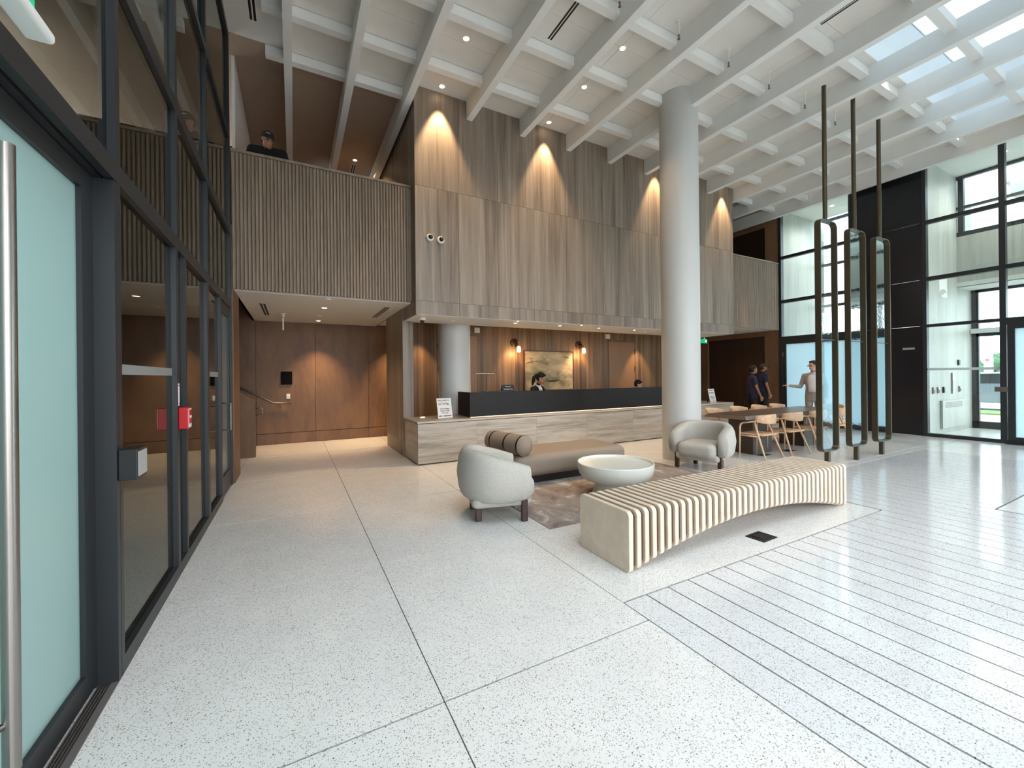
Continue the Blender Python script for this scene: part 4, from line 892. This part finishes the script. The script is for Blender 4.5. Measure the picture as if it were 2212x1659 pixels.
# ------------------------------------------------------------------ people (local: face +X, left is +Y)
def capsule(mb, a, b, ra, rb, n=12):
    a, b = Vector(a), Vector(b); mb.ball(a, ra, n, 7); mb.ball(b, rb, n, 7); mb.tube([a, b], [ra, rb], n)
def person(loc, rz, label, J, tags, mats, head, extras=None, vox=0.0125, rings=(), tmat=None, front=None, scale=1.0):
    """J: joints; tags: list of (j0, j1, r0, r1, material key); blobs in extras; one continuous remeshed body"""
    t = thing('person', label, 'person', loc, rz)
    mb = MB(); segs = []
    for a, b, ra, rb, mk in tags:
        capsule(mb, J[a], J[b], ra, rb); segs.append((Vector(J[a]), Vector(J[b]), (ra + rb) / 2, mk))
    for c, r, mk in extras or []:
        mb.ball(c, r); segs.append((Vector(c), Vector(c), sum(r) / 3 if isinstance(r, tuple) else r, mk))
    if rings:                                            # torso: lofted ellipses (centre, depth, width)
        mb.loft([[Vector(c) + Vector((rx * math.cos(2 * PI * i / 24), ry * math.sin(2 * PI * i / 24), 0)) for i in range(24)] for c, rx, ry in rings])
        for (c0, a0, b0), (c1, a1, b1) in zip(rings[:-1], rings[1:]): segs.append((Vector(c0), Vector(c1), (a0 + b0 + a1 + b1) / 4 + 0.012 - (0.06 if (c1, a1, b1) == rings[-1] else 0), tmat))
    hc, hR = Vector(head['c']), head['R']
    def H(p): return hc + hR @ Vector(p)
    sk = head['skin']
    for c, r in (((0, 0, 0.03), (0.098, 0.076, 0.095)), ((0.022, 0, -0.045), (0.07, 0.058, 0.075)), ((0.035, 0, -0.085), (0.045, 0.038, 0.035)),
                 ((0.098, 0, -0.02), (0.018, 0.013, 0.024)), ((0.085, 0, 0.01), (0.02, 0.045, 0.016)), ((-0.005, 0.079, -0.012), (0.016, 0.010, 0.032)), ((-0.005, -0.079, -0.012), (0.016, 0.010, 0.032))):
        mb.ball(H(c), r, 14, 9, hR); segs.append((H(c), H(c), max(r), sk))
    me = mb.mesh('body'); tmp = bpy.data.objects.new('tmp', me); COL.objects.link(tmp)
    rm = tmp.modifiers.new('r', 'REMESH'); rm.mode = 'VOXEL'; rm.voxel_size = vox
    sm = tmp.modifiers.new('s', 'SMOOTH'); sm.factor = 0.5; sm.iterations = 4
    dg = bpy.context.evaluated_depsgraph_get(); me2 = bpy.data.meshes.new_from_object(tmp.evaluated_get(dg)); bpy.data.objects.remove(tmp)
    keys = []
    for s in segs:
        if s[3] not in keys: keys.append(s[3])
    me2.materials.clear()
    for k in keys: me2.materials.append(MATS[mats.get(k, k)])
    for p in me2.polygons:
        p.use_smooth = True; c = p.center; best = 9; bk = keys[0]
        for a, b, r, mk in segs:
            d = b - a; L2 = d.length_squared; u = max(0, min(1, (c - a).dot(d) / L2)) if L2 > 1e-9 else 0
            dist = (c - (a + d * u)).length - r
            if dist < best: best = dist; bk = mk
        p.material_index = keys.index(bk)
    me2.name = 'body'; link('body', me2, t)
    if rings and front:                                  # shirt shown between the lapels, and its collar
        def F(q, ang, off):
            c, rx, ry = rings[q]; a = math.radians(ang); return Vector(c) + Vector(((rx + off) * math.cos(a), (ry + off) * math.sin(a), 0))
        m_ = MB(); fr = []
        for q, half in front: fr.append([F(q, half * (i / 4 - 1), 0.009) for i in range(9)])
        m_.loft(fr, closed=False, cap=False); sh = m_.build('shirt_front', 'white_cloth', t, smooth=True)
        so = sh.modifiers.new('thick', 'SOLIDIFY'); so.thickness = 0.006
        for s in (-1, 1):
            m_ = MB().loft([[F(q, s * half, 0.013), F(q, s * (half + 13 * (0.4 + 0.6 * k / len(front))), 0.015)] for k, (q, half) in enumerate(front)], closed=False, cap=False)
            lp = m_.build('lapel', mats.get('lapel', tmat), t, smooth=True); so = lp.modifiers.new('thick', 'SOLIDIFY'); so.thickness = 0.006
        nb_, nt_ = Vector(J['nb']), Vector(J['nt']); ax = (nt_ - nb_).normalized()
        MB().tube([nb_ - ax * 0.012, nb_ + ax * 0.035], [0.075, 0.064], 18).build('collar', 'white_cloth', t, smooth='auto')
    # hair or cap
    hm = head.get('hair', 'hair_black')
    if head.get('style') == 'cap':
        m_ = MB(); rings = []
        for k in range(8):
            a = PI / 2 * k / 7; rings.append([H((0.112 * math.cos(a) * math.cos(2 * PI * i / 20) - .002, 0.09 * math.cos(a) * math.sin(2 * PI * i / 20), 0.022 + 0.112 * math.sin(a))) for i in range(20)])
        m_.loft(rings, cap=True); cp = m_.build('cap', head['capmat'], t, smooth='auto')
        MB().loft([[H((0.10 + d * 0.085, y * (1 - .35 * d), 0.030 - 0.02 * d + 0.012 * (1 - (y / 0.08) ** 2) + dz)) for y in (-0.08, -0.05, 0, 0.05, 0.08)] for d, dz in ((0, 0), (0.6, 0), (1.0, 0), (1.0, -0.006), (0.6, -0.006), (0, -0.006))], closed=False, cap=False).build('brim', head['capmat'], cp, smooth=True)
        if head.get('logo'): MB().prism([(-.03, 0), (-.02, .016), (0, .02), (.02, .016), (.03, .004), (.016, .010), (0, .012), (-.018, .010)], 0, 0.003, 'y').build('cap_emblem', 'ink_white', cp)
        if head.get('logo'):
            e = [c for c in cp.children if c.name.startswith('cap_emblem')][0]; q = H((0.096, -0.05, 0.075)); e.matrix_local = Matrix.Translation(q) @ (hR.to_4x4() @ Matrix.Rotation(math.radians(55), 4, 'Z') @ Matrix.Rotation(math.radians(-25), 4, 'X'))
        MB().ball(H((-0.035, 0, -0.005)), (0.070, 0.080, 0.062), 16, 10, hR).build('hair', hm, t, smooth=True)
    else:
        m_ = MB()
        m_.ball(H((-0.016, 0, 0.050)), (0.100, 0.084, 0.088), 20, 12, hR); m_.ball(H((-0.036, 0, 0.0)), (0.074, 0.080, 0.072), 16, 10, hR); m_.ball(H((0.04, 0, 0.092)), (0.052, 0.064, 0.034), 14, 8, hR)
        if head.get('style') == 'ponytail':
            m_.ball(H((-0.115, 0, 0.03)), (0.04, 0.04, 0.045), 12, 8, hR); m_.tube([H((-0.12, 0, 0.03)), H((-0.15, 0, -0.03)), H((-0.135, 0, -0.13)), H((-0.12, 0, -0.22))], [0.035, 0.042, 0.038, 0.012], 12)
        m_.build('hair', hm, t, smooth=True)
    for s in (-1, 1):
        MB().ball(H((0.083, s * 0.032, -0.002)), (0.012, 0.013, 0.007), 10, 6, hR).build('eye', 'hair_black', t)
        MB().ball(H((0.096, s * 0.033, 0.021)), (0.006, 0.018, 0.004), 10, 6, hR).build('eyebrow', hm, t)
    MB().ball(H((0.086, 0, -0.068)), (0.008, 0.024, 0.006), 10, 6, hR).build('mouth', 'lip', t)
    if head.get('beard'): MB().ball(H((0.042, 0, -0.085)), (0.052, 0.052, 0.04), 16, 10, hR).build('beard', hm, t, smooth=True)
    if head.get('glasses'):
        m_ = MB()
        for s in (-1, 1):
            m_.tube([H((0.108, s * 0.036 + 0.026 * math.cos(a), 0.0 + 0.02 * math.sin(a))) for a in [2 * PI * i / 14 for i in range(15)]], 0.003, 6)
            m_.tube([H((0.106, s * 0.062, 0.004)), H((0.0, s * 0.085, 0.004))], 0.003, 6)
        m_.tube([H((0.112, -0.012, 0)), H((0.112, 0.012, 0))], 0.003, 6); m_.build('glasses', 'plastic_black', t)
    if scale != 1.0: t.scale = (scale,) * 3
    return t, H
def Rh(yaw=0, pitch=0, roll=0): return (Matrix.Rotation(yaw, 3, 'Z') @ Matrix.Rotation(pitch, 3, 'Y') @ Matrix.Rotation(roll, 3, 'X'))
def hand(tags, J, extras, side, wrist, dirv, palmn, mk, curl=0.4, point=False):
    """palm plus five fingers of different lengths and a side thumb"""
    w_, d_, n_ = Vector(wrist), Vector(dirv).normalized(), Vector(palmn).normalized(); s_ = d_.cross(n_)
    pc = w_ + d_ * 0.05
    for i, dx in enumerate((-0.027, -0.009, 0.009, 0.027)):
        a = 'p%s%d' % (side, i); J[a + 'w'] = w_ + s_ * dx * .5; J[a] = w_ + d_ * 0.09 + s_ * dx; tags.append((a + 'w', a, 0.016, 0.014, mk))
        L_ = (0.066, 0.076, 0.080, 0.070)[i]; cc = 0.05 if (point and i >= 2) else curl
        J[a + 'm'] = J[a] + (d_ * math.cos(cc) + n_ * math.sin(cc)) * L_ * .55 + s_ * dx * .3; tags.append((a, a + 'm', 0.010, 0.009, mk))
        J[a + 't'] = J[a + 'm'] + (d_ * math.cos(cc * 2.1) + n_ * math.sin(cc * 2.1)) * L_ * .5; tags.append((a + 'm', a + 't', 0.009, 0.008, mk))
    th = 'p%st' % side; J[th] = w_ + d_ * 0.03 + s_ * 0.03; J[th + 'm'] = J[th] + d_ * 0.035 + s_ * 0.028 + n_ * .01; J[th + 'e'] = J[th + 'm'] + d_ * 0.032 + s_ * 0.006
    tags += [(th, th + 'm', 0.013, 0.011, mk), (th + 'm', th + 'e', 0.010, 0.009, mk)]
def standing(h, girth, shirt, trouser, skin, arms, sleeve=0.5, jacket=False):
    k = h / 1.75
    J = {n: Vector(v) * k for n, v in dict(pel=(0, 0, .95), nb=(-0.012, 0, 1.455), nt=(0.008, 0, 1.56), sl=(-.005, .178, 1.40), sr=(-.005, -.178, 1.40), tl0=(-.01, .05, 1.445), tr0=(-.01, -.05, 1.445),
        hl=(0, .085, .92), hr=(0, -.085, .92), kl=(.02, .10, .50), kr=(.02, -.10, .50), al=(-.01, .10, .085), ar=(-.01, -.10, .085), tl=(.15, .12, .035), tr=(.15, -.12, .035)).items()}
    tags = [('nb', 'nt', .060, .054, skin), ('tl0', 'sl', .040, .062, shirt), ('tr0', 'sr', .040, .062, shirt), ('hl', 'pel', .095, .10, trouser), ('hr', 'pel', .095, .10, trouser),
            ('hl', 'kl', .095, .064, trouser), ('hr', 'kr', .095, .064, trouser), ('kl', 'al', .062, .048, trouser), ('kr', 'ar', .062, .048, trouser), ('al', 'tl', .04, .035, 'shoe'), ('ar', 'tr', .04, .035, 'shoe')]
    g = girth; ring = [((0.0, 0, .93), .118 * g, .168 * g), ((0.005, 0, 1.02), .120 * g, .162 * g), ((0.008, 0, 1.12), .115 * g, .152 * g), ((0.004, 0, 1.24), .118 * g, .162), ((0.0, 0, 1.33), .118, .172), ((-.005, 0, 1.40), .098, .150), ((-.01, 0, 1.445), .066, .085)]
    if jacket: ring = [((-0.005, 0, .80), .128, .178), ((-0.002, 0, .90), .130, .176)] + [(c, a + .008, b + .006) for c, a, b in ring[1:]]
    rings = [(Vector(c) * k, a * k, b * k) for c, a, b in ring]
    ex = []
    for sd, (el, wr, hd, pn, pt_) in arms.items():
        e, w_ = Vector(el) * k, Vector(wr) * k; s0 = J['s' + sd]
        J['e' + sd] = e; J['w' + sd] = w_; mid = s0.lerp(e, 0.62 if sleeve < .8 else 0.5); J['m' + sd] = mid
        tags.append(('s' + sd, 'm' + sd, .060, .056 if sleeve < .8 else .054, shirt))
        fa = skin if sleeve < .8 else shirt
        tags += [('m' + sd, 'e' + sd, .045 if sleeve < .8 else .054, .040 if sleeve < .8 else .047, fa), ('e' + sd, 'w' + sd, .041 if sleeve < .8 else .047, .028 if sleeve < .8 else .036, fa)]
        hand(tags, J, ex, sd, w_ + (w_ - e).normalized() * 0.012, hd, pn, skin, point=pt_, curl=0.25 if pt_ else .45)
    return J, tags, ex, k, rings
arm_l = ((-.03, .235, 1.15), (.05, .25, .90), (.15, .02, -1), (0, -1, 0), False)
arm_r = ((-.03, -.235, 1.15), (.05, -.25, .90), (.15, -.02, -1), (0, 1, 0), False)
# two men in navy shirts looking up to the right
J, tg, ex, k, rg = standing(1.72, 1.24, 'navy_cloth', 'black_cloth', 'skin_b', {'l': arm_l, 'r': ((.02, -.27, 1.13), (.13, -.24, .89), (.3, .05, -1), (0, 1, 0), False)})
person((11.61, 7.11, 0), math.radians(-40), 'heavy set bare headed man in a dark navy t-shirt behind the table', J, tg, {}, dict(c=Vector((0.03, 0, 1.635)) * k, R=Rh(0.12, -0.22), skin='skin_b', hair='hair_black'), ex, rings=rg, tmat='navy_cloth')
J, tg, ex, k, rg = standing(1.79, 1.06, 'navy_cloth', 'charcoal_cloth', 'skin_b', {'l': arm_l, 'r': arm_r})
pt, H = person((12.30, 7.22, 0), math.radians(-30), 'bearded man in a navy t-shirt and brown cap behind the table', J, tg, {}, dict(c=Vector((0.02, 0, 1.635)) * k, R=Rh(-0.1, 0.0), skin='skin_b', hair='hair_brown', style='cap', capmat='cap_brown', beard=True), ex, rings=rg, tmat='navy_cloth')
MB().box(0.0, -0.03, 0, 0.004, 0.03, 0.016).build('name_badge', 'ink_white', pt, loc=(0.112, -0.075, 1.36))
# man in a grey suit pointing left
J, tg, ex, k, rg = standing(1.79, 1.0, 'grey_suit', 'grey_trouser', 'skin_c', {'r': ((.03, -.255, 1.14), (.20, -.44, 1.165), (.68, -.73, 0.08), (0, 0, -1), True), 'l': ((-.03, .235, 1.15), (.05, .25, .90), (.15, .02, -1), (0, -1, 0), False)}, sleeve=1.0, jacket=True)
person((11.15, 5.32, 0), math.radians(198), 'man in a grey suit and glasses pointing left beside the frosted door', J, tg, {}, dict(c=Vector((0.03, 0, 1.635)) * k, R=Rh(-0.7, 0.0), skin='skin_c', hair='hair_brown', glasses=True), ex, rings=rg, tmat='grey_suit', front=[(2, 30), (3, 32), (4, 34), (5, 34), (6, 30), (7, 30)])
def seated(shirt, skin, lean):
    def L(x, y, z): return Vector((x + lean * max(0, z - .52) * 1.3, y, z))
    J = dict(pel=L(0, 0, .52), nb=L(0.0, 0, 1.015), nt=L(0.03, 0, 1.10), sl=L(0, .165, .96), sr=L(0, -.165, .96), tl0=L(0, .045, 1.0), tr0=L(0, -.045, 1.0))
    J.update({n: Vector(v) for n, v in dict(hl=(.05, .09, .52), hr=(.05, -.09, .52), kl=(.44, .11, .50), kr=(.44, -.11, .50), al=(.42, .11, .09), ar=(.42, -.11, .09), tl=(.57, .12, .035), tr=(.57, -.12, .035),
        el=(.12 + lean * .3, .23, .74), er=(.12 + lean * .3, -.23, .74), wl=(.33, .13, .74), wr=(.33, -.13, .74)).items()})
    tg = [('nb', 'nt', .050, .046, skin), ('tl0', 'sl', .036, .056, shirt), ('tr0', 'sr', .036, .056, shirt),
          ('hl', 'kl', .085, .062, 'charcoal_cloth'), ('hr', 'kr', .085, .062, 'charcoal_cloth'), ('kl', 'al', .058, .045, 'charcoal_cloth'), ('kr', 'ar', .058, .045, 'charcoal_cloth'), ('al', 'tl', .04, .034, 'shoe'), ('ar', 'tr', .04, .034, 'shoe'),
          ('sl', 'el', .054, .046, shirt), ('sr', 'er', .054, .046, shirt), ('el', 'wl', .044, .033, shirt), ('er', 'wr', .044, .033, shirt)]
    rg = [(L(0, 0, .46), .125, .17), (L(0, 0, .60), .115, .15), (L(0, 0, .72), .110, .145), (L(0, 0, .82), .115, .155), (L(0, 0, .90), .110, .158), (L(0, 0, .965), .092, .135), (L(0, 0, 1.005), .062, .08)]
    ex = []
    for s in 'lr': hand(tg, J, ex, s, J['w' + s] + Vector((.012, 0, 0)), (1, 0, -.1), (0, 0, -1), skin)
    return J, tg, ex, rg
J, tg, ex, rg = seated('black_cloth', 'skin_a', 0.14)
pw, H = person((5.10, 8.42, 0.16), math.radians(-70), 'receptionist with a dark ponytail, black jacket and white shirt at the desk', J, tg, {}, dict(c=J['nt'] + Vector((0.045, 0, 0.085)), R=Rh(0.45, 0.38), skin='skin_a', hair='hair_black', style='ponytail'), ex, vox=0.011, rings=rg, tmat='black_cloth', front=[(3, 7), (4, 16), (5, 26), (6, 40)], scale=1.08)
MB().box(0.0, -0.022, 0, 0.004, 0.022, 0.02).build('name_badge', 'ink_white', pw, loc=(0.185, 0.085, 0.845))
J, tg, ex, rg = seated('charcoal_cloth', 'skin_c', 0.16)
person((8.17, 8.39, 0.045), math.radians(-50), 'man with short black hair sitting low behind the right part of the desk', J, tg, {}, dict(c=J['nt'] + Vector((0.045, 0, 0.085)), R=Rh(0.2, 0.3), skin='skin_c', hair='hair_black'), ex, rings=rg, tmat='charcoal_cloth')
for k, (x, y, z) in enumerate(((5.10, 8.42, 0.61), (8.17, 8.39, 0.44))):
    t = thing('desk_stool', ['high stool under the receptionist', 'low stool under the seated man behind the desk'][k], 'stool', (x, y, 0))
    MB().lathe([(0.20, z - .06), (0.21, z - .02), (0.19, z)], n=24).build('seat', 'black_cloth', t, smooth='auto'); MB().lathe([(0.22, 0), (0.22, .02), (0.03, .04), (0.03, z - .06)], n=24).build('pedestal', 'steel_dull', t, smooth='auto')
# man leaning on the mezzanine balustrade
J = {n: Vector(v) for n, v in dict(pel=(-.42, 0, .92), wai=(-.34, 0, 1.03), che=(-.16, 0, 1.20), nb=(-.05, 0, 1.29), nt=(0.05, 0, 1.335), sl=(-.06, .20, 1.28), sr=(-.06, -.20, 1.26),
    hl=(-.42, .09, .89), hr=(-.42, -.09, .89), kl=(-.40, .10, .48), kr=(-.40, -.10, .48), al=(-.45, .10, .085), ar=(-.45, -.10, .085), tl=(-.30, .12, .035), tr=(-.30, -.12, .035), el=(-.06, .28, 1.12), er=(-.06, -.28, 1.12), wl=(.0, .10, 1.12), wr=(.0, -.10, 1.12)).items()}
tg = [('pel', 'wai', .13, .125, 'black_cloth'), ('wai', 'che', .125, .13, 'black_cloth'), ('che', 'nb', .12, .07, 'black_cloth'), ('nb', 'nt', .062, .056, 'skin_a'), ('nb', 'sl', .06, .075, 'black_cloth'), ('nb', 'sr', .06, .075, 'black_cloth'), ('sl', 'che', .08, .11, 'black_cloth'), ('sr', 'che', .08, .11, 'black_cloth'),
      ('hl', 'kl', .095, .065, 'charcoal_cloth'), ('hr', 'kr', .095, .065, 'charcoal_cloth'), ('kl', 'al', .06, .047, 'charcoal_cloth'), ('kr', 'ar', .06, .047, 'charcoal_cloth'), ('al', 'tl', .04, .035, 'shoe'), ('ar', 'tr', .04, .035, 'shoe'),
      ('sl', 'el', .065, .055, 'black_cloth'), ('sr', 'er', .065, .055, 'black_cloth'), ('el', 'wl', .05, .032, 'black_cloth'), ('er', 'wr', .05, .032, 'black_cloth')]
ex = [((-.14, 0, 1.22), (0.12, 0.165, 0.12), 'black_cloth')]
hand(tg, J, ex, 'l', J['wl'], (.1, -1, 0), (0, 0, -1), 'skin_a'); hand(tg, J, ex, 'r', J['wr'], (.1, 1, 0), (0, 0, -1), 'skin_a')
person((-0.33, 7.36, 3.77), math.radians(-90), 'man in black with a dark cap leaning on the balustrade of the mezzanine', J, tg, {}, dict(c=(0.095, 0, 1.385), R=Rh(0.55, 0.38), skin='skin_a', hair='hair_black', style='cap', capmat='cap_black', logo=True), ex)

# ------------------------------------------------------------------ unseen front facade, added to let daylight in from behind the viewer
gf = struct(thing('window_7_added', None, None), 'unseen street front added behind the viewer to let in daylight')
for x in (-0.8, 1.6, 4.0, 6.4, 8.8, 11.2, 13.0): member(gf, (x - .04, -3.6, 0, x + .04, -2.38, 6.45), 'mullion')
for z0, z1 in ((0, .1), (2.5, 2.6), (4.9, 4.98), (6.36, 6.45)): member(gf, (-0.8, -2.5, z0, 13.0, -2.4, z1), 'transom')
struct(MB().box(-0.9, -2.62, 3.9, 13.1, -2.5, 6.7).build('wall_front_added', 'white_paint'), 'unseen pale wall added over the street front to block high daylight')  # unseen wall added to keep facade daylight off beams and upper walls
